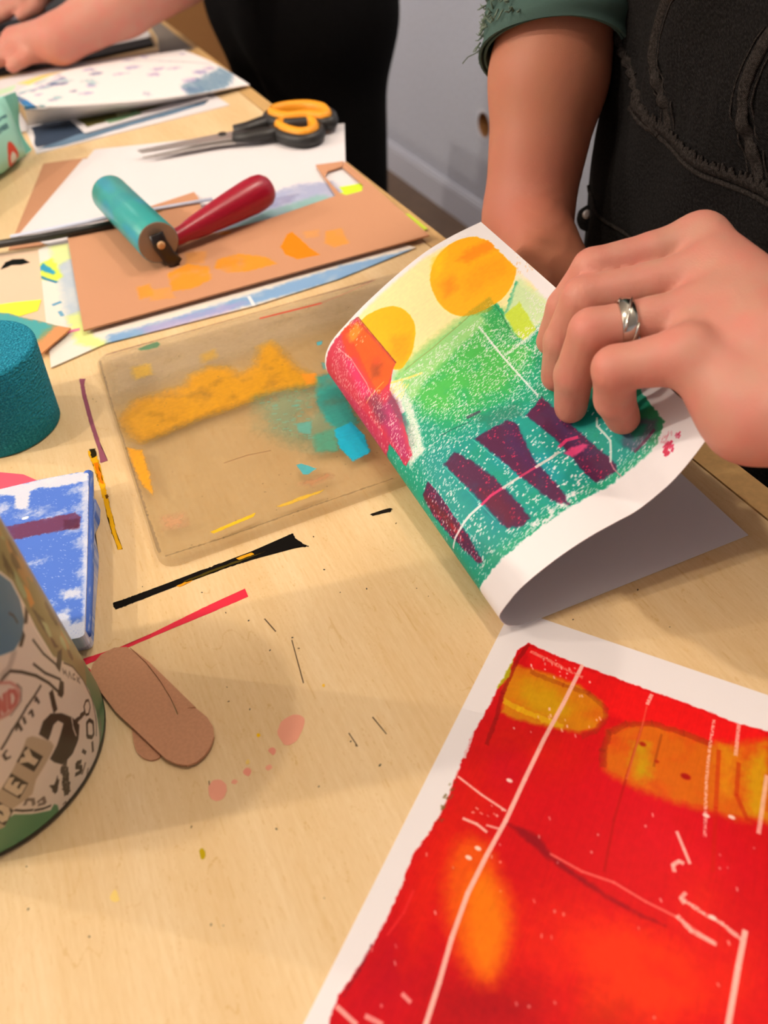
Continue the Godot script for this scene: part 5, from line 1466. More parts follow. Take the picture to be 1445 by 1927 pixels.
	# kraft paddles beside the tumbler
	var p := thing("kraft_paddle", "large kraft card strip with rounded end and a curved slit, beside the tumbler", "card", Vector3(-0.035, T, -0.22))
	part("card", slab(v2([-0.0526, -0.257, -0.0503, -0.2618, -0.0457, -0.2655, -0.0392, -0.2664, -0.0337, -0.2639, -0.0317, -0.2602, -0.0279, -0.2506, -0.0246, -0.2382, -0.0223, -0.2262, -0.0218, -0.216, -0.0167, -0.2171, -0.0132, -0.2152, -0.0101, -0.2084, -0.0092, -0.2032, -0.0102, -0.198, -0.0131, -0.1939, -0.0164, -0.1913, -0.0203, -0.1899, -0.024, -0.1903, -0.0278, -0.193, -0.0313, -0.1972, -0.0352, -0.2061, -0.0408, -0.2191, -0.0458, -0.2305, -0.0498, -0.2442]), T + 0.0018, T + 0.0030), M.kraft, p)
	part("flap", slab(v2([-0.0326, -0.2641, -0.0263, -0.2514, -0.0193, -0.2327, -0.0134, -0.217, -0.0166, -0.2182, -0.0211, -0.2171, -0.022, -0.2268, -0.0242, -0.2388, -0.0275, -0.2514]), T + 0.0006, T + 0.0016), M.kraft, p)
	solo("kraft_tab", slab(rounded(v2([-0.0414, -0.2217, -0.0423, -0.2126, -0.0422, -0.2078, -0.0402, -0.2036, -0.0371, -0.2007, -0.0333, -0.2005, -0.0327, -0.2094, -0.0359, -0.2188]), 0.002, 3), T + 0.0001, T + 0.0011), M.kraft, "small rounded kraft card tab under the large kraft strip", "card")
	# lime note and painted kraft scrap by the sponge
	solo("sticky_note", slab(v2([-0.0634, -0.6634, -0.0526, -0.6591, -0.0417, -0.656, -0.0217, -0.6478, -0.0268, -0.631, -0.0408, -0.6302, -0.0474, -0.6396, -0.0644, -0.6519]), T + 0.0002, T + 0.0008), mat(c8(232, 244, 60), 0.7), "lime yellow note beside the turquoise sponge", "note")
	var c4 := Canvas.new(160.0, 160.0, 3.0, c8(214, 148, 98), self)
	var sx := -0.13
	var sz2 := -0.66
	c4.poly(mm([-0.0635, -0.6447, -0.0533, -0.6362, -0.0468, -0.6307, -0.039, -0.6186, -0.0276, -0.6057, -0.0169, -0.5903, -0.0219, -0.5857, -0.0317, -0.5756, -0.0401, -0.5672, -0.0688, -0.5853], sx, sz2), c8(70, 164, 170), 0.95, 5.0, 2.5, 0.1)
	c4.poly(mm([-0.0268, -0.5888, -0.0191, -0.5899, -0.0311, -0.5728, -0.0342, -0.5725], sx, sz2), c8(150, 150, 90), 0.6, 5.0, 2.0, 0.2)
	solo("kraft_scrap", slab(v2([-0.0615, -0.6421, -0.0534, -0.6358, -0.0469, -0.6303, -0.039, -0.6183, -0.0277, -0.6054, -0.0169, -0.5903, -0.0076, -0.5799, -0.0131, -0.5739, -0.0235, -0.5641, -0.0337, -0.5538, -0.0378, -0.5771, -0.0649, -0.6059]), T + 0.0038, T + 0.0050, [sx, sz2, 1.0, 0.0, 0.0, 1.0], Vector2(0.16, 0.16)), tex_mat(c4.texture(), 0.8, 0.3), "kraft card scrap painted turquoise, half behind the sponge", "card")
	solo("tan_paper", slab(v2([-0.069, -0.7734, -0.0338, -0.7544, -0.0098, -0.7455, -0.0254, -0.5799, -0.039, -0.5716, -0.0783, -0.6499]), T, T + 0.0003), mat(c8(226, 196, 168), 0.8), "thin tan paper under the lime note", "paper")
	wipes_packet()

func wipes_packet() -> void:
	var a := Vector3([-0.108, -0.8263][0], T, [-0.108, -0.8263][1])
	var b := Vector3([0.0233, -0.9887][0], T, [0.0233, -0.9887][1])
	var ax := (b - a).normalized()
	var side := Vector3.UP.cross(ax).normalized()
	if side.z > 0.0:
		side = -side
	var c := Canvas.new(240.0, 200.0, 3.0, c8(156, 218, 202), self)
	# rows of small dark print, a red round mark and a heart outline on the near face
	var ink := c8(40, 84, 96)
	for i in 5:
		c.line([120.0, 16.0 + 7.0 * i, 214.0 - 9.0 * (i % 3), 16.0 + 7.0 * i], 2.4, ink, 0.8, 0.42)
	c.poly(c.ring(196, 62, 11, 11), c8(214, 52, 40), 0.95, 0.5)
	c.poly(c.ring(196, 62, 6, 6), c8(220, 230, 226), 0.95, 0.5)
	c.line([214, 84, 222, 92, 228, 86, 222, 78, 214, 84, 208, 92, 214, 100, 228, 96], 1.2, ink, 0.8)
	c.line([170, 112, 200, 118], 3.0, c8(60, 120, 150), 0.7, 0.35)
	c.line([180, 124, 214, 130], 3.0, c8(60, 120, 150), 0.7, 0.35)
	var t := thing("wipes_packet", "pale turquoise wipes packet with a red mark and crimped end", "packet", a.lerp(b, 0.5))
	var st := begin(true)
	var n := 26
	var k := 28
	var rings := []
	for i in n + 1:
		var s := float(i) / n
		var close := clampf((s - 0.88) / 0.12, 0.0, 1.0)
		close = close * close * (3.0 - 2.0 * close)
		var h := lerpf(0.066, 0.060, close)
		var w := lerpf(0.105, 0.004, close)
		var mid := lerpf(0.033, 0.033, close)
		var row := PackedVector3Array()
		for j in k:
			var e := TAU * j / k - PI * 0.5
			var cx := signf(cos(e)) * pow(absf(cos(e)), 0.6)
			var cy := signf(sin(e)) * pow(absf(sin(e)), 0.6)
			row.append(a.lerp(b, s) + side * (lerpf(0.052, 0.016, close) + cx * w * 0.5) + Vector3(0, mid + cy * h * 0.5 + 0.0015 * sin(s * 31.0 + j), 0))
		rings.append(row)
	for i in n:
		for j in k:
			var m := (j + 1) % k
			var v0 := float((j + k / 2) % k) / k
			var v1 := v0 + 1.0 / k
			var cen := a.lerp(b, float(i) / n) + side * 0.052 + Vector3(0, 0.033, 0)
			quad(st, rings[i][j], rings[i][m], rings[i + 1][m], rings[i + 1][j], rings[i][j] - cen, Vector2(float(i) / n, v0), Vector2(float(i) / n, v1), Vector2(float(i + 1) / n, v1), Vector2(float(i + 1) / n, v0))
	for j in k:
		tri(st, a + side * 0.052 + Vector3(0, 0.033, 0), rings[0][j], rings[0][(j + 1) % k], -ax)
	part("pouch", finish(st), tex_mat(c.texture(), 0.35, 0.5), t)
	var fin := sheet(func(u: float, v: float) -> Vector3: return b + side * (0.016 + 0.0012 * sin(u * 22.0) + 0.006 * sin(v * 5.0) * u) + ax * (0.016 * u - 0.002) + Vector3(0, 0.004 + 0.060 * v, 0), 10, 16, 0.001)
	part("crimped_end", fin, mat(c8(120, 196, 180), 0.35), t, "crimped end seam")

# ------------------------------------------------------------------ tumbler covered in stickers
func tumbler() -> void:
	var H := 0.175
	var c := Canvas.new(323.58, 175.0, 4.0, c8(76, 132, 92), self)
	var pale := c8(214, 204, 192)
	var ink := c8(46, 38, 32)
	# camouflage sticker along the upper side, running on round the back
	c.poly([-5, 28, 11, 28, 12, 176, -5, 176], c8(132, 126, 84), 1.0, 0.5)
	c.poly([290, 28, 324, 28, 324, 176, 290, 176], c8(132, 126, 84), 1.0, 0.5)
	for i in 40:
		c.oval([c.r.randf() * 10.0, 300.0 + c.r.randf() * 22.0][i % 2], 40.0 + c.r.randf() * 130.0, 1.5 + c.r.randf() * 2.0, 3.0 + c.r.randf() * 4.0, [c8(70, 58, 36), c8(150, 170, 128), c8(166, 130, 80)][i % 3], 0.95, 0.6, 0.6)
	c.poly([30.3, 136.2, 11.1, 115.4, 10.6, 106.4, 10.1, 95.1, 10.2, 75.9, 9.9, 52.8, 8.5, 29.2, 19.4, 55.3, 19.7, 72, 18.9, 88.2, 18.1, 103.2, 20, 111.1, 36.6, 128.2], c8(132, 126, 84), 1.0, 0.8)
	for q in [[12.2, 113.6, 12.7, 105.8, 16.7, 105.5, 16.1, 110.4], [15.2, 86.8, 12.1, 75.5, 15.6, 68.8, 16.3, 77.5], [14.3, 69.3, 13.4, 60, 16.3, 62.8], [12.7, 105.8, 12.7, 101, 15, 101.7, 15.2, 104.7]]:
		c.poly(q, c8(70, 58, 36), 0.95, 0.8, 0.5)
	c.poly([12.2, 104.3, 12, 96.3, 13, 89.3, 16.1, 93, 15.2, 100], c8(150, 170, 128), 0.95, 0.8, 0.5)
	c.poly([11.6, 94.8, 10.1, 90.1, 11.6, 84.5, 15.8, 86.5, 14.1, 90.6], c8(206, 142, 66), 0.95, 0.8, 0.4)
	c.poly([13.9, 77.7, 11.9, 71.9, 13.4, 65.8, 15.6, 68.8], c8(160, 176, 132), 0.95, 0.8, 0.4)
	# large pale sticker
	c.poly([36.6, 128.2, 19.7, 111.2, 18.5, 107.5, 16.6, 102.5, 17.9, 92.1, 19.4, 79.3, 19.7, 62.8, 17, 56.6, 12.9, 47.1, 10.3, 35.8, 10, 24.7, 14.5, 14.6, 21.9, 6.5, 31.6, 1, 37.5, -0.5, 44.1, -0.8, 50.3, -0.3, 54.7, 2.8, 53.7, 7.4, 54.4, 9.5, 56.7, 8.1, 62.3, 14.3, 66.9, 21.1, 69.8, 21, 72.9, 20.2, 86.7, 27.8], pale, 1.0, 0.6)
	c.line([20.1, 111, 17.5, 103.5, 18.2, 91.9, 19.9, 78.9, 20, 62.6], 0.8, c8(236, 226, 214), 0.9)
	c.poly([37.6, 126.8, 20.5, 110.7, 17.8, 103.4, 18.5, 95.3, 22.3, 88.4, 27.8, 85.2, 33.5, 85.2, 39, 89.6, 51.4, 104.1], c8(72, 116, 146), 1.0, 0.6)
	c.poly([18.3, 90.5, 18.3, 87.5, 22, 85.6, 23.7, 87.5], ink, 0.95, 0.5)
	c.poly([25.6, 86.4, 26.1, 83.9, 30, 82.5, 31.1, 84.3], ink, 0.95, 0.5)
	c.poly([34.6, 85.9, 32.5, 83.9, 35.1, 82.3, 41.6, 79.4, 44.3, 81, 42.5, 84, 39, 83.5], c8(176, 166, 156), 0.9, 1.0)
	c.line([44.3, 81, 41.4, 81.3, 38.9, 80.6, 35.8, 75.6, 31.8, 67.4, 28.9, 58.3, 27, 48], 1.1, ink, 0.9)
	c.line([26.7, 97.5, 25.7, 94.7, 25.8, 90.8], 0.8, ink, 0.8)
	c.line([24.1, 78.8, 23.4, 69.2, 20.6, 58], 1.0, ink, 0.9)
	c.line([30, 72.3, 27.8, 63.2, 23, 51.7], 1.0, ink, 0.9)
	c.poly([15.7, 59.6, 11.7, 56.5, 16.6, 54.9, 21.2, 54.1, 21.4, 58.2], ink, 0.95, 0.5)
	c.poly([23.4, 52.3, 22.3, 48.9, 25.7, 46, 27.7, 46.3, 28.5, 49.7], ink, 0.95, 0.5)
	# red oval reading ND
	c.poly([47.4, 84.3, 43.9, 81.6, 40.9, 77.4, 39.5, 72.5, 40.8, 68, 44, 65.8, 48.3, 66.2, 51.4, 67.9, 54.9, 69.9], c8(186, 126, 118), 0.9, 0.6)
	c.poly([47.5, 82.8, 44.6, 80.4, 41.8, 76.8, 40.7, 72.7, 41.7, 69.1, 44.3, 67.3, 48.2, 67.8, 53.6, 71], c8(206, 196, 188), 0.95, 0.5)
	c.line([43.5, 74.9, 46.5, 68.4], 1.6, c8(180, 96, 92), 0.95)
	c.line([43.5, 74.9, 41.9, 72.6, 42.3, 69.7, 44.3, 67.9, 46.5, 68.4], 1.6, c8(180, 96, 92), 0.95)
	c.line([50.6, 69.5, 47.6, 76.3, 48.4, 68.7, 45.1, 75.6], 1.6, c8(180, 96, 92), 0.95)
	c.line([39.7, 73.8, 39.3, 70.4, 42, 66.3, 47.8, 65.4], 0.7, c8(120, 110, 104), 0.8)
	c.line([56.6, 55.8, 50.2, 59.3, 41.5, 61.9, 32.5, 62], 1.2, ink, 0.9)
	# small slanting lettering
	for q in [[55.5, 53.4, 57.2, 52.8, 57.4, 49.9, 55.9, 49.3], [49.1, 57.7, 47.3, 59.9, 47.7, 55.5], [44.7, 59.6, 45.3, 56.5], [42.4, 58.5, 40.9, 58.5, 41.7, 55.6], [37.8, 59.8, 36.8, 60.7, 37, 57.4]]:
		c.line(q, 1.1, ink, 0.85)
	# HACK round the rim of the round sticker
	var soft_ink := c8(110, 98, 88)
	for q in [[18.7, 52.8, 19.8, 50.7], [17.7, 50.3, 18.8, 48.1], [19.2, 51.5, 18.3, 49.2], [18.7, 46.5, 15.9, 46.7, 17.1, 43.7], [13.4, 41.3, 14.9, 43, 16.4, 42.3, 15, 40], [12.7, 38.9, 14.8, 37.9], [11.6, 36.1, 13.9, 38.2, 13.7, 35.2]]:
		c.line(q, 0.9, soft_ink, 0.9)
	c.line([16.1, 53.1, 11.7, 44.2, 10, 32.6, 11.8, 21, 17.6, 13.8, 23, 9.9], 0.8, ink, 0.85)
	# dark figure in the middle of the round sticker
	c.line([30.3, 54.4, 32.1, 49.7, 33.2, 46.3], 2.6, ink, 0.95)
	c.poly([43.8, 46.5, 39.8, 49.2, 35.6, 47.9, 31.6, 41.7, 28.5, 33.4, 27.6, 26.3, 31.9, 22.5, 37.6, 21.1, 43.3, 22.7, 45.3, 28, 45.8, 31.6, 40.6, 33.3, 33.5, 37.4, 34.7, 41.5, 37.2, 42.5, 42.3, 39.5], ink, 0.97, 0.5)
	c.line([28.9, 34, 31, 29.4, 31.8, 25.2], 0.7, pale, 0.9)
	c.line([29.6, 31.1, 26.7, 29, 22.1, 26.1], 2.0, ink, 0.9, 0.0, 0.5)
	c.line([21.6, 24.7, 19.9, 27.6, 16.9, 27, 14.7, 24.2, 16.3, 21.8, 19.8, 21.8, 21.7, 24.1], 1.0, ink, 0.95)
	c.line([27.3, 17.4, 23.7, 21.2, 21.5, 19.8, 20.3, 16.1, 23.7, 12.6, 25.6, 13.2, 27.4, 16.9], 1.6, ink, 0.95)
	c.line([26.9, 11.5, 29.2, 8.1], 1.6, ink, 0.9)
	c.line([33.2, 15.8, 32.6, 12.9], 1.5, ink, 0.9)
	c.line([36.6, 12.9, 38.3, 14.9, 39.3, 13.4, 37.9, 10.9, 39, 9, 41.4, 11.1], 1.8, ink, 0.95)
	c.line([35.3, 9.5, 39.2, 7.4], 1.2, soft_ink, 0.9)
	c.line([35.7, 5.5, 38.8, 1.9], 1.2, soft_ink, 0.8, 0.3)
	c.line([12.3, 12.7, 16.9, 8.4, 23.3, 4.4, 28.9, 2.3], 2.0, soft_ink, 0.9, 0.5)
	# lettered blocks D E Y
	c.poly([47.9, 50.4, 46, 48.7, 41.8, 38.1, 41.8, 34.7, 43.9, 33.4, 54, 29.2, 58, 24.1, 66.9, 24.5, 71.9, 17.6, 77.6, 18.6, 70.9, 34.6, 59.3, 41.9], c8(176, 160, 136), 1.0, 0.6)
	c.poly([52.9, 33.5, 47.3, 35.9, 49.9, 47.7, 55.3, 44.9], ink, 0.97, 0.4)
	c.poly([62.2, 27, 56.8, 30.8, 59, 42, 64.3, 38.1], ink, 0.97, 0.4)
	c.poly([71.7, 18.3, 66.1, 23.4, 68.1, 34.5, 73.6, 29.3], ink, 0.97, 0.4)
	var letter := c8(206, 192, 166)
	c.line([54, 43.8, 51.4, 40.7, 50.5, 36.6], 2.4, letter, 0.97)
	c.line([50.6, 45.5, 51.4, 40.7], 2.4, letter, 0.97)
	c.line([60, 39.6, 62.6, 37.6, 61.1, 29.7, 58.4, 31.6], 2.4, letter, 0.97)
	c.line([61.9, 33.8, 59.6, 35.4], 2.4, letter, 0.97)
	c.line([70.5, 21.3, 71.8, 29.1, 69.9, 30.7, 68.5, 29.5, 67.9, 26.4, 68.6, 23.4, 70.5, 21.3], 2.4, letter, 0.97)
	# small splashes and a curved line near the foot
	c.poly([51.6, 20.1, 50.2, 18.3, 47.4, 20.8, 48.1, 18.3, 47.6, 18.1, 51, 13.6, 52.1, 13.7], ink, 0.95, 0.5, 0.4)
	c.line([43, 21.9, 45.7, 14.8, 48.3, 7.8], 3.4, ink, 0.9, 0.3, 0.8)
	c.line([62.2, 21.9, 60.5, 23.7, 59, 21.2, 59.9, 18.2], 1.4, soft_ink, 0.9)
	c.line([58.3, 17.9, 55.9, 17.6, 56.6, 14.2, 58.7, 16.2], 1.4, soft_ink, 0.9)
	c.line([65.8, 23.1, 63.9, 19.6, 61.3, 16.1], 1.1, ink, 0.9)
	c.line([60.9, 15.2, 58.3, 12.3, 55.7, 10.4], 1.1, ink, 0.9)
	c.line([51.9, 4.6, 50.8, 4.7, 50.7, 2.7, 48.8, 3.3, 48.6, 1.3], 1.0, soft_ink, 0.8)
	var base := Vector3(-0.101, T, -0.2398)
	var t := thing("tumbler", "green tumbler covered in pale stickers with black and white lettered blocks", "tumbler", base)
	var m := tex_mat(c.texture(), 0.3, 0.5)
	part("cup_body", scaled_uv(lathe(base, Vector3.UP, [0.0512, 0.0035, 0.0515, 0.006, 0.0515, H - 0.004, 0.0505, H], 96), H), m, t)
	part("foot", lathe(base, Vector3.UP, [0, 0, 0.0500, 0, 0.0510, 0.001, 0.0514, 0.0036], 64), M.black, t, "black rubber foot")
	part("rim", lathe(base, Vector3.UP, [0.0505, H, 0.0495, H + 0.002, 0.0475, H + 0.001, 0.047, H - 0.02, 0.046, 0.012, 0, 0.010], 64), M.steel, t, "steel rim and inside")
# ------------------------------------------------------------------ people
func skin_tint(red_spots: PackedVector3Array, reach: float, tan := 0.0) -> Callable:
	var n := FastNoiseLite.new()
	n.seed = 77
	n.frequency = 55.0
	n.fractal_octaves = 3
	return func(p: Vector3) -> Color:
		var t := n.get_noise_3dv(p)
		var c := Color(0.545, 0.26, 0.19).lerp(Color(0.585, 0.222, 0.17), clampf(0.5 + t, 0.0, 1.0))
		c = c.lerp(Color(0.46, 0.17, 0.09), tan)  # deeper brown: a tan with shade and warm bounce painted into the skin
		var d := 1.0
		for s in red_spots:
			d = minf(d, p.distance_to(s) / reach)
		return c.lerp(Color(0.575, 0.18, 0.13), clampf(1.0 - d, 0.0, 1.0) * 0.6)

func finger(bones: Array, p: PackedVector3Array, r: Array, k := 0.004) -> void:
	for i in p.size() - 1:
		bones.append([p[i], p[i + 1], r[i], r[i + 1], k])

func head_bones(top: Vector3, face: Vector3) -> Array:
	# top = centre of the skull, face = the way it looks
	var right := face.cross(Vector3.UP).normalized()
	var b := []
	b.append([top + Vector3(0, 0.015, 0) - face * 0.02, top + Vector3(0, 0.01, 0) + face * 0.015, 0.082, 0.078, 0.03])
	b.append([top + face * 0.03 + Vector3(0, -0.045, 0), top + face * 0.045 + Vector3(0, -0.088, 0), 0.058, 0.034, 0.03])
	b.append([top + face * 0.092 + Vector3(0, -0.005, 0), top + face * 0.112 + Vector3(0, -0.045, 0), 0.008, 0.013, 0.01])
	b.append([top + face * 0.076 + Vector3(0, -0.074, 0) - right * 0.018, top + face * 0.076 + Vector3(0, -0.074, 0) + right * 0.018, 0.008, 0.008, 0.006])
	for s in [-1.0, 1.0]:
		b.append([top + right * s * 0.085 + Vector3(0, 0.005, 0), top + right * s * 0.083 + Vector3(0, -0.035, 0), 0.014, 0.009, 0.006])
		b.append([top + face * 0.066 + right * s * 0.045 + Vector3(0, -0.03, 0), top + face * 0.072 + right * s * 0.03 + Vector3(0, 0.016, 0), 0.022, 0.012, 0.02])
	return b

func eyes_and_hair(t: Node3D, top: Vector3, face: Vector3, body: Node) -> void:
	var right := face.cross(Vector3.UP).normalized()
	for s in [-1.0, 1.0]:
		part("eye", lathe(top + face * 0.074 + right * s * 0.032 + Vector3(0, -0.006, 0), face, [0.012, 0, 0.011, 0.005, 0.006, 0.010, 0, 0.012], 16), mat(c8(230, 226, 220), 0.3), t)
	var st := begin(true)
	var n := func(_p: Vector3) -> Color: return Color.WHITE
	body_to(st, [[top + Vector3(0, 0.03, 0) - face * 0.03, top + Vector3(0, 0.042, 0) + face * 0.02, 0.086, 0.078], [top - face * 0.045, top - face * 0.05 + Vector3(0, -0.05, 0), 0.075, 0.055]], 0.008, 0.03, n)
	part("hair", st.commit(), M.hair, t, "short dark hair")

# the apron hugs an upright oval; angle 0 faces the table
const APRON_MID := Vector2(0.49, -0.352)
func apron_at(deg: float, y: float, out := 0.0) -> Vector3:
	var a := deg_to_rad(deg)
	var w := 0.0018 * sin(deg * 0.31 + y * 40.0) + 0.0022 * sin(deg * 0.11 - y * 23.0)
	if y < 0.98:
		w += (0.98 - y) * 0.05
	# gathers just above the waist seam
	w += 0.0016 * sin(deg * 2.6) * clampf(1.0 - absf(y - 1.02) / 0.03, 0.0, 1.0)
	return Vector3(APRON_MID.x - (0.135 + out + w) * cos(a), y, APRON_MID.y - (0.19 + out + w) * sin(a))

func on_apron(q: Array, out: float) -> PackedVector3Array:
	var o := PackedVector3Array()
	for i in q.size() / 2 - 1:
		for j in 8:
			var t := j / 8.0
			o.append(apron_at(lerpf(q[2 * i], q[2 * i + 2], t), lerpf(q[2 * i + 1], q[2 * i + 3], t), out))
	return o

func standing_person() -> void:
	var t := thing("person", "person in a black denim apron and green shirt holding down the curled print", "person", Vector3(0.5, 0, -0.35))
	var idx := v3([0.2694, 1.0062, -0.2546, 0.2206, 1.0008, -0.2681, 0.2134, 0.9793, -0.2771, 0.2098, 0.9595, -0.281])
	var mid := v3([0.2565, 1.0031, -0.234, 0.2067, 0.9962, -0.2554, 0.2024, 0.9721, -0.262, 0.2014, 0.9522, -0.2626])
	var rin := v3([0.2388, 0.9987, -0.2154, 0.1969, 0.9931, -0.2351, 0.1942, 0.9686, -0.2406, 0.1956, 0.9489, -0.242])
	var pin := v3([0.2138, 0.9973, -0.1955, 0.1927, 0.9885, -0.2126, 0.1983, 0.9687, -0.2166, 0.2068, 0.9536, -0.2185])
	var wrist := Vector3(0.246, 0.9932, -0.1426)
	var heel := Vector3(0.2265, 0.984, -0.1676)
	var palm := Vector3(0.241, 0.997, -0.1835)
	var hand := []
	for e in [[idx, 0.0126, 0.0098, 0.0096, 0.0086, 0.0073], [mid, 0.0130, 0.0100, 0.0099, 0.0088, 0.0077], [rin, 0.0130, 0.0102, 0.0100, 0.0090, 0.0078], [pin, 0.0118, 0.0100, 0.0097, 0.0087, 0.0078]]:
		var p: PackedVector3Array = e[0]
		finger(hand, PackedVector3Array([p[0], p[0].lerp(p[1], 0.45), p[1], p[2], p[3]]), [e[1], e[2], e[3], e[4], e[5]], 0.0022)
	for m in [idx[0], mid[0], rin[0]]:
		hand.append([wrist, m, 0.0230, 0.0122, 0.006])
	hand.append([pin[0], heel, 0.0116, 0.0200, 0.006])
	hand.append([heel, wrist, 0.0200, 0.0240, 0.012])
	hand.append([palm, mid[0].lerp(rin[0], 0.5), 0.020, 0.010, 0.006])
	hand.append([palm, idx[0].lerp(mid[0], 0.5), 0.018, 0.009, 0.006])
	hand.append([palm, rin[0].lerp(pin[0], 0.5), 0.018, 0.010, 0.006])
	var th0 := Vector3(0.2760, 0.9880, -0.2000)
	var th1 := Vector3(0.2771, 0.9720, -0.2420)
	var th2 := Vector3(0.2620, 0.9600, -0.2560)
	var th3 := Vector3(0.2440, 0.9560, -0.2500)
	hand.append([wrist, th0, 0.022, 0.0165, 0.012])
	finger(hand, PackedVector3Array([th0, th1, th2, th3]), [0.0160, 0.0115, 0.0100, 0.0085])
	var elbow := Vector3(0.44, 1.03, 0.02)
	var lower := wrist.lerp(elbow, 0.3)
	hand.append([wrist, lower, 0.0250, 0.0310, 0.012, Vector3(1.0, 1.12, 1.0)])
	hand.append([lower, wrist.lerp(elbow, 0.5), 0.0310, 0.036])
	var spots := PackedVector3Array([idx[1], mid[1], rin[1], pin[1], idx[3], mid[3], rin[3], pin[3], rin[0], pin[0]])
	var st := begin(true)
	body_to(st, hand, 0.0020, 0.005, skin_tint(spots, 0.016))
	# right arm: comes down from the rolled sleeve, the hand behind the lifted sheet
	var relbow := Vector3(0.3800, 1.0980, -0.5230)
	var rmid := Vector3(0.3440, 1.0100, -0.4880)
	var rwrist := Vector3(0.3113, 0.9330, -0.4560)
	var arm := []
	arm.append([relbow, rmid, 0.0400, 0.0382, 0.012])
	arm.append([rmid, rwrist, 0.0382, 0.0300, 0.012])
	arm.append([rwrist, Vector3(0.2980, 0.9320, -0.4200), 0.0290, 0.0240, 0.012])
	var rm := [Vector3(0.2740, 0.9400, -0.3900), Vector3(0.2850, 0.9360, -0.3800), Vector3(0.2950, 0.9300, -0.3740), Vector3(0.3020, 0.9220, -0.3720)]
	for i in 4:
		arm.append([Vector3(0.3000, 0.9320, -0.4250), rm[i], 0.0200, 0.0115, 0.008])
		var dirn := Vector3(-0.85, 0.12, 0.42).normalized()
		var p1: Vector3 = rm[i] + dirn * (0.030 - 0.002 * i)
		var p2: Vector3 = p1 + (dirn + Vector3(0.1, 0.35, -0.2)).normalized() * 0.018
		finger(arm, PackedVector3Array([rm[i], p1, p2]), [0.0112, 0.0092, 0.0078])
	finger(arm, PackedVector3Array([Vector3(0.2900, 0.9250, -0.4200), Vector3(0.2680, 0.9280, -0.3950), Vector3(0.2500, 0.9360, -0.3750)]), [0.0150, 0.0110, 0.0085])
	body_to(st, arm, 0.0042, 0.010, skin_tint(PackedVector3Array([rwrist + Vector3(-0.02, 0.02, 0.02)]), 0.06, 0.8))  # this forearm is tinted browner, its shade put into the colour
	# upper arms, neck and head
	var top := Vector3(0.345, 1.60, -0.35)
	var look := Vector3(-0.80, -0.55, 0.22).normalized()
	var rest := head_bones(top, look)
	rest.append([Vector3(0.43, 1.42, -0.35), top + Vector3(0.02, -0.05, 0), 0.058, 0.055, 0.03])
	body_to(st, rest, 0.0065, 0.02, skin_tint(PackedVector3Array([top + look * 0.11]), 0.05))
	var more := [[elbow, wrist.lerp(elbow, 0.45), 0.043, 0.035], [elbow, Vector3(0.47, 1.28, -0.10), 0.043, 0.05], [relbow, Vector3(0.47, 1.30, -0.545), 0.041, 0.05]]
	body_to(st, more, 0.008, 0.015, skin_tint(PackedVector3Array(), 0.05))
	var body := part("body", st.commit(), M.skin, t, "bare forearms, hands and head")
	eyes_and_hair(t, top, look, body)
	# ring with slanting grooves
	var rc := rin[0].lerp(rin[1], 0.69)
	var rax := (rin[1] - rin[0]).normalized()
	var band := lathe(rc - rax * 0.0036, rax, [0.0100, 0, 0.0110, 0.0002, 0.0117, 0.0016, 0.0119, 0.0036, 0.0117, 0.0056, 0.0110, 0.0070, 0.0100, 0.0072, 0.0098, 0.0036, 0.0100, 0], 48)
	var ring := part("ring", band, M.silver, t, "silver ring on the ring finger")
	var ga := rax.cross(Vector3.UP).normalized()
	var gb := ga.cross(rax)
	for i in 5:
		var q := PackedVector3Array()
		for j in 9:
			var w := TAU * (i / 5.0 + j / 8.0 * 0.24)
			q.append(rc + rax * lerpf(-0.0031, 0.0031, j / 8.0) + (ga * cos(w) + gb * sin(w)) * 0.0118)
		part("ridge", tube(q, [0.0003, 0.0006, 0.0006, 0.0006, 0.0006, 0.0006, 0.0006, 0.0006, 0.0003], 6), M.silver, ring)
	# clothing
	var blank := func(_p: Vector3) -> Color: return Color.WHITE
	var sh := begin(true)
	body_to(sh, [
		[Vector3(0.50, 1.00, -0.41), Vector3(0.50, 1.00, -0.295), 0.106, 0.106],
		[Vector3(0.50, 1.14, -0.41), Vector3(0.50, 1.14, -0.295), 0.104, 0.104],
		[Vector3(0.50, 1.27, -0.42), Vector3(0.50, 1.27, -0.285), 0.100, 0.100],
		[Vector3(0.46, 1.39, -0.51), Vector3(0.46, 1.39, -0.19), 0.062, 0.062],
		[Vector3(0.46, 1.38, -0.53), Vector3(0.415, 1.185, -0.538), 0.062, 0.054],
		[Vector3(0.46, 1.38, -0.17), Vector3(0.455, 1.14, -0.05), 0.062, 0.054]], 0.012, 0.03, blank)
	var shirt := part("shirt", sh.commit(), M.shirt, t, "faded green shirt")
	# rolled sleeve of the right arm, its hem running aslant round the arm
	var s0 := Vector3(0.415, 1.185, -0.538)
	var s1 := rmid
	var sax := (s1 - s0).normalized()
	var sl := -Vector3(0.8994, -0.0737, 0.431)
	sl = (sl - sax * sl.dot(sax)).normalized()
	var sn := sax.cross(sl)
	var toward := Vector3(-0.2633, 0.6956, 0.6684)
	if sn.dot(toward) < 0.0:
		sn = -sn
	var cuff := func(u: float, v: float, out: float, len0: float, len1: float) -> Vector3:
		var w := u * TAU
		var hem := 0.004 * cos(w) - 0.016 * sin(w)
		var l := lerpf(len0, len1 + hem, v)
		return s0 + sax * l + (sl * cos(w) + sn * sin(w)) * (0.0465 + out + 0.0012 * sin(w * 3.0 + v * 7.0))
	var reach := s0.distance_to(relbow) + 0.088
	part("sleeve", sheet(func(u: float, v: float) -> Vector3: return cuff.call(u, v, 0.0 - 0.002 * v, 0.0, reach), 48, 16, 0.0016), M.shirt, shirt)
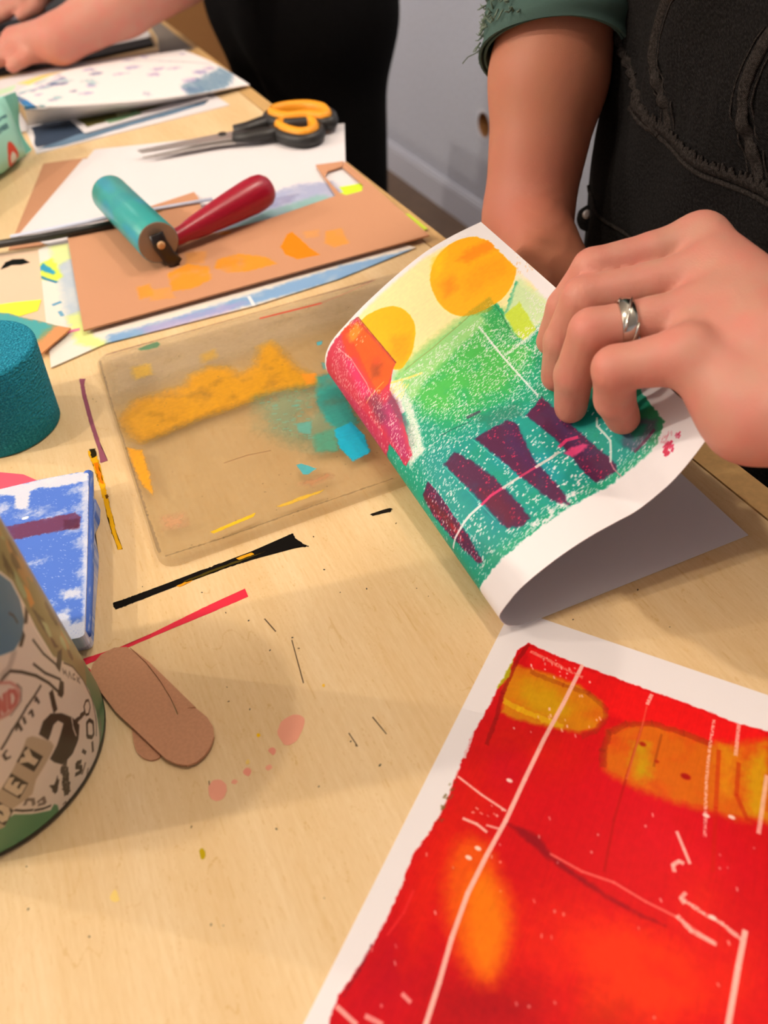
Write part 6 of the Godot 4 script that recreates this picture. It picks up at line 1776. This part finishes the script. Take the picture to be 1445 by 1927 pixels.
	part("cuff_band", sheet(func(u: float, v: float) -> Vector3: return cuff.call(u, v * 0.999, 0.0016, reach - 0.030, reach + 0.0006), 48, 6, 0.0018), M.shirt, shirt, "turned up cuff band")
	var fray := begin(true)
	for i in 60:
		var u := -0.10 + 0.24 * rng.randf()
		var p: Vector3 = cuff.call(u, rng.randf_range(0.4, 1.0), 0.003, reach - 0.045, reach - 0.006)
		var w := u * TAU
		var o := sl * cos(w) + sn * sin(w)
		var q := PackedVector3Array([p])
		for k in 3:
			q.append(q[k] + o * rng.randf_range(0.0006, 0.0022) + sax * rng.randf_range(-0.002, 0.003) + sn * rng.randf_range(-0.0015, 0.0015))
		tube_to(fray, q, [0.0007, 0.0006, 0.0005, 0.0002], 5)
	part("frayed_edge", finish(fray), mat(c8(110, 126, 110), 0.95), shirt, "frayed sleeve edge")
	part("loose_thread", tube(PackedVector3Array([cuff.call(0.02, 1.0, 0.001, 0.0, reach), cuff.call(0.01, 1.0, 0.005, 0.0, reach + 0.003), cuff.call(0.0, 1.0, 0.009, 0.0, reach + 0.004), cuff.call(0.0, 1.0, 0.012, 0.0, reach + 0.0085)]), [0.0004], 5), mat(c8(100, 112, 104), 0.95), shirt)
	var tr := begin(true)
	body_to(tr, [
		[Vector3(0.50, 0.92, -0.42), Vector3(0.50, 0.92, -0.28), 0.118, 0.118],
		[Vector3(0.50, 0.86, -0.44), Vector3(0.51, 0.48, -0.455), 0.088, 0.064],
		[Vector3(0.51, 0.48, -0.455), Vector3(0.53, 0.08, -0.46), 0.064, 0.054],
		[Vector3(0.50, 0.86, -0.26), Vector3(0.51, 0.48, -0.245), 0.088, 0.064],
		[Vector3(0.51, 0.48, -0.245), Vector3(0.53, 0.08, -0.24), 0.064, 0.054]], 0.013, 0.04, blank)
	part("trousers", tr.commit(), M.dark_cloth, t)
	for z in [-0.46, -0.24]:
		var bo := begin(true)
		body_to(bo, [[Vector3(0.55, 0.045, z), Vector3(0.36, 0.038, z), 0.044, 0.037], [Vector3(0.54, 0.05, z), Vector3(0.53, 0.1, z), 0.045, 0.045]], 0.009, 0.03, func(p: Vector3) -> Color: return Color.WHITE)
		part("shoe", bo.commit(), M.black, t)
	# denim apron with its seams, piping and tie
	var ap := part("apron", sheet(func(u: float, v: float) -> Vector3: return apron_at(lerpf(-78.0, 92.0, u), lerpf(0.50, 1.32, v)), 110, 90, 0.0022), M.denim, t, "black denim apron")
	var apn := Vector3(-0.8, 0.1, 0.2).normalized()
	for q in [[36.434, 1.058, 36.42, 1.053, 36.15, 1.041, 34.028, 1.032, 28.784, 1.023, 23.405, 1.013, 17.489, 1.007, 13.26, 1.002, 10.688, 0.998], [11.627, 1.072, 13.254, 1.067, 14.465, 1.057, 15.216, 1.048, 14.936, 1.038, 13.57, 1.031, 11.554, 1.023, 9.532, 1.016, 8.899, 1.008, 8.439, 1], [-10.275, 1.067, -9.201, 1.061, -8.173, 1.05, -7.728, 1.041, -7.713, 1.033, -8.49, 1.025, -10.075, 1.017, -11.785, 1.008, -13.253, 0.999, -14.37, 0.99]]:
		var wl := begin(true)
		tube_to(wl, on_apron(q, 0.0016), [0.0036], 8, 0.30, apn)
		part("welt_seam", finish(wl), M.seam, ap, "raised worn double seam")
		# pale stitching on both sides of the welt
		for s in [-3.2, 3.2]:
			var w2 := []
			for i in q.size() / 2:
				w2.append_array([q[2 * i] + s * 0.55, q[2 * i + 1]])
			part("stitch_line", tube(on_apron(w2, 0.0013), [0.0006], 5), M.seam, ap)
	var waist := [25.615, 1, 21.815, 1, 13.863, 0.998, 8.006, 0.995, 1.499, 0.992, -3.479, 0.99, -9.108, 0.989, -14.45, 0.988, -18.427, 0.986, -21.961, 0.985]
	waist.append_array([-20.0, waist[waist.size() - 1] - 0.002, -60.0, waist[waist.size() - 1] + 0.004])
	part("waist_seam", tube(on_apron(waist, 0.0013), [0.0016], 8, 0.7, apn), M.seam, ap, "frayed waist seam")
	var wp := on_apron(waist, 0.0018)
	var ga2 := begin(true)
	for i in range(6, wp.size() - 1):
		var e := wp[i]
		var upw := Vector3(0, 1, 0)
		for k in 2:
			var b0 := e.lerp(wp[i + 1], 0.5 * k) + upw * 0.0032
			tube_to(ga2, PackedVector3Array([b0, b0 + upw * rng.randf_range(0.003, 0.008) + Vector3(-0.0008, 0, 0)]), [0.0015, 0.0008], 6)
	part("gathers", finish(ga2), M.seam, ap, "small gathers above the waist seam").set_meta("kind", "stuff")
	part("piping", tube(on_apron([43.701, 0.927, 42.283, 0.924, 32.863, 0.926, 24.721, 0.926, 17.866, 0.927, 12.856, 0.928, 8.006, 0.93], 0.002), [0.0013], 6), M.seam, ap, "thin piping on the pocket edge")
	for s in [-1.0, 1.0]:
		part("shoulder_strap", tube(PackedVector3Array([apron_at(20.0 * s + 8.0, 1.29, 0.001), apron_at(20.0 * s + 8.0, 1.325, 0.004), Vector3(0.40, 1.42, -0.352 - 0.10 * s), Vector3(0.46, 1.457, -0.352 - 0.105 * s), Vector3(0.53, 1.43, -0.352 - 0.10 * s), Vector3(0.595, 1.30, -0.352 - 0.08 * s)]), [0.016], 10, 0.14, Vector3(-0.7, 0.7, 0)), M.denim, ap)
	var snap := Vector3(0.388, T + 0.023, -0.483)
	var tie := begin(true)
	body_to(tie, [[snap, snap + Vector3(0.012, 0.0, 0.012), 0.0105, 0.012], [snap + Vector3(0.004, 0.028, 0.010), snap + Vector3(0.010, 0.012, 0.014), 0.010, 0.008], [snap + Vector3(0.008, -0.01, 0.012), snap + Vector3(0.012, -0.10, 0.02), 0.007, 0.009]], 0.004, 0.006, blank)
	var kn := part("tie_knot", tie.commit(), M.denim, ap, "apron tie knot at the hip")
	part("snap", lathe(snap + Vector3(-0.006, 0.006, 0.004), Vector3(-0.7, 0.5, 0.5), [0.0035, 0, 0.0035, 0.001, 0.002, 0.0018, 0, 0.002], 12), M.steel, kn, "small metal snap")
	part("waist_tie", tube(PackedVector3Array([apron_at(52.0, 1.03, 0.003), apron_at(62.0, 1.02, 0.007), apron_at(75.0, 1.01, 0.006), apron_at(95.0, 1.0, 0.006), apron_at(120.0, 1.0, 0.004)]), [0.006], 8, 0.35, Vector3(0, 0.2, -1)), M.denim, ap)

func far_person() -> void:
	var t := thing("person", "far person in black clothes reaching a bare forearm over the prints", "person", Vector3(0.5, 0, -1.48))
	var wr := v3([0.1136, 0.9175, -1.3427])[0]
	var el := v3([0.3028, 0.9782, -1.3164])[0]
	var hd := v3([0.0601, 0.9093, -1.4002])[0]
	var st := begin(true)
	var arm := [[wr, wr.lerp(el, 0.5), 0.030, 0.040], [wr.lerp(el, 0.5), el, 0.040, 0.044], [wr, hd, 0.030, 0.024]]
	for i in 4:
		var b := hd + Vector3(-0.015, -0.004, -0.028 + 0.019 * i)
		finger(arm, PackedVector3Array([hd + Vector3(0.02, 0, -0.014 + 0.010 * i), b, b + Vector3(-0.036, -0.006, -0.002), b + Vector3(-0.062, -0.011, -0.002)]), [0.014, 0.012, 0.010, 0.008], 0.006)
	finger(arm, PackedVector3Array([wr.lerp(hd, 0.4), hd + Vector3(0.015, -0.006, 0.040), hd + Vector3(-0.02, -0.014, 0.052)]), [0.014, 0.011, 0.009], 0.006)
	var tint := skin_tint(PackedVector3Array([wr, hd]), 0.06)
	body_to(st, arm, 0.0055, 0.012, tint)
	var sh := Vector3(0.48, 1.36, -1.30)
	body_to(st, [[el, el.lerp(sh, 0.6), 0.044, 0.05]], 0.009, 0.02, tint)
	# the other hand, resting on the far side of the board
	var rw := Vector3(0.20, 0.955, -1.70)
	var rh := Vector3(0.12, 0.915, -1.69)
	var far_hand := [[rw + Vector3(0.05, 0.015, 0), rw, 0.034, 0.028], [rw, rh, 0.028, 0.020]]
	for i in 4:
		var k := rh + Vector3(-0.02, 0.0, -0.030 + 0.020 * i)
		finger(far_hand, PackedVector3Array([rh + Vector3(0.01, 0, -0.015 + 0.010 * i), k, k + Vector3(-0.034, -0.010, 0), k + Vector3(-0.056, -0.018, 0)]), [0.013, 0.0115, 0.0098, 0.008], 0.005)
	finger(far_hand, PackedVector3Array([rw.lerp(rh, 0.5), rh + Vector3(0.0, -0.006, 0.042), rh + Vector3(-0.03, -0.014, 0.05)]), [0.014, 0.011, 0.009], 0.005)
	body_to(st, far_hand, 0.0055, 0.01, tint)
	var top := Vector3(0.30, 1.60, -1.46)
	var look := Vector3(-0.8, -0.6, 0.0).normalized()
	var rest := head_bones(top, look)
	rest.append([Vector3(0.42, 1.42, -1.47), top + Vector3(0.02, -0.05, 0), 0.055, 0.052, 0.03])
	body_to(st, rest, 0.009, 0.02, tint)
	var body := part("body", st.commit(), M.skin, t, "bare forearm and hand")
	eyes_and_hair(t, top, look, body)
	var blank := func(_p: Vector3) -> Color: return Color.WHITE
	var cl := begin(true)
	body_to(cl, [
		[Vector3(0.50, 0.98, -1.57), Vector3(0.50, 0.98, -1.39), 0.125, 0.125],
		[Vector3(0.48, 1.15, -1.56), Vector3(0.48, 1.15, -1.40), 0.125, 0.125],
		[Vector3(0.45, 1.32, -1.57), Vector3(0.45, 1.32, -1.39), 0.115, 0.115],
		[Vector3(0.47, 1.38, -1.66), Vector3(0.47, 1.38, -1.30), 0.064, 0.064],
		[sh, sh.lerp(el, 0.55), 0.066, 0.060],
		[Vector3(0.47, 1.36, -1.68), Vector3(0.40, 1.10, -1.72), 0.064, 0.052],
		[Vector3(0.40, 1.10, -1.72), Vector3(0.20, 0.96, -1.70), 0.048, 0.036]], 0.012, 0.05, blank)
	part("jacket", cl.commit(), M.dark_cloth, t, "black top")
	var tr := begin(true)
	body_to(tr, [
		[Vector3(0.52, 0.90, -1.58), Vector3(0.52, 0.90, -1.38), 0.128, 0.128],
		[Vector3(0.52, 0.84, -1.58), Vector3(0.51, 0.46, -1.60), 0.105, 0.085],
		[Vector3(0.51, 0.46, -1.60), Vector3(0.52, 0.07, -1.60), 0.085, 0.062],
		[Vector3(0.52, 0.84, -1.38), Vector3(0.51, 0.46, -1.36), 0.105, 0.085],
		[Vector3(0.51, 0.46, -1.36), Vector3(0.52, 0.07, -1.36), 0.085, 0.062]], 0.013, 0.06, blank)
	part("trousers", tr.commit(), M.dark_cloth, t, "black trousers")
	for z in [-1.60, -1.36]:
		var bo := begin(true)
		body_to(bo, [[Vector3(0.54, 0.045, z), Vector3(0.36, 0.038, z), 0.044, 0.037], [Vector3(0.53, 0.05, z), Vector3(0.52, 0.1, z), 0.045, 0.045]], 0.009, 0.03, func(p: Vector3) -> Color: return Color.WHITE)
		part("shoe", bo.commit(), M.black, t)
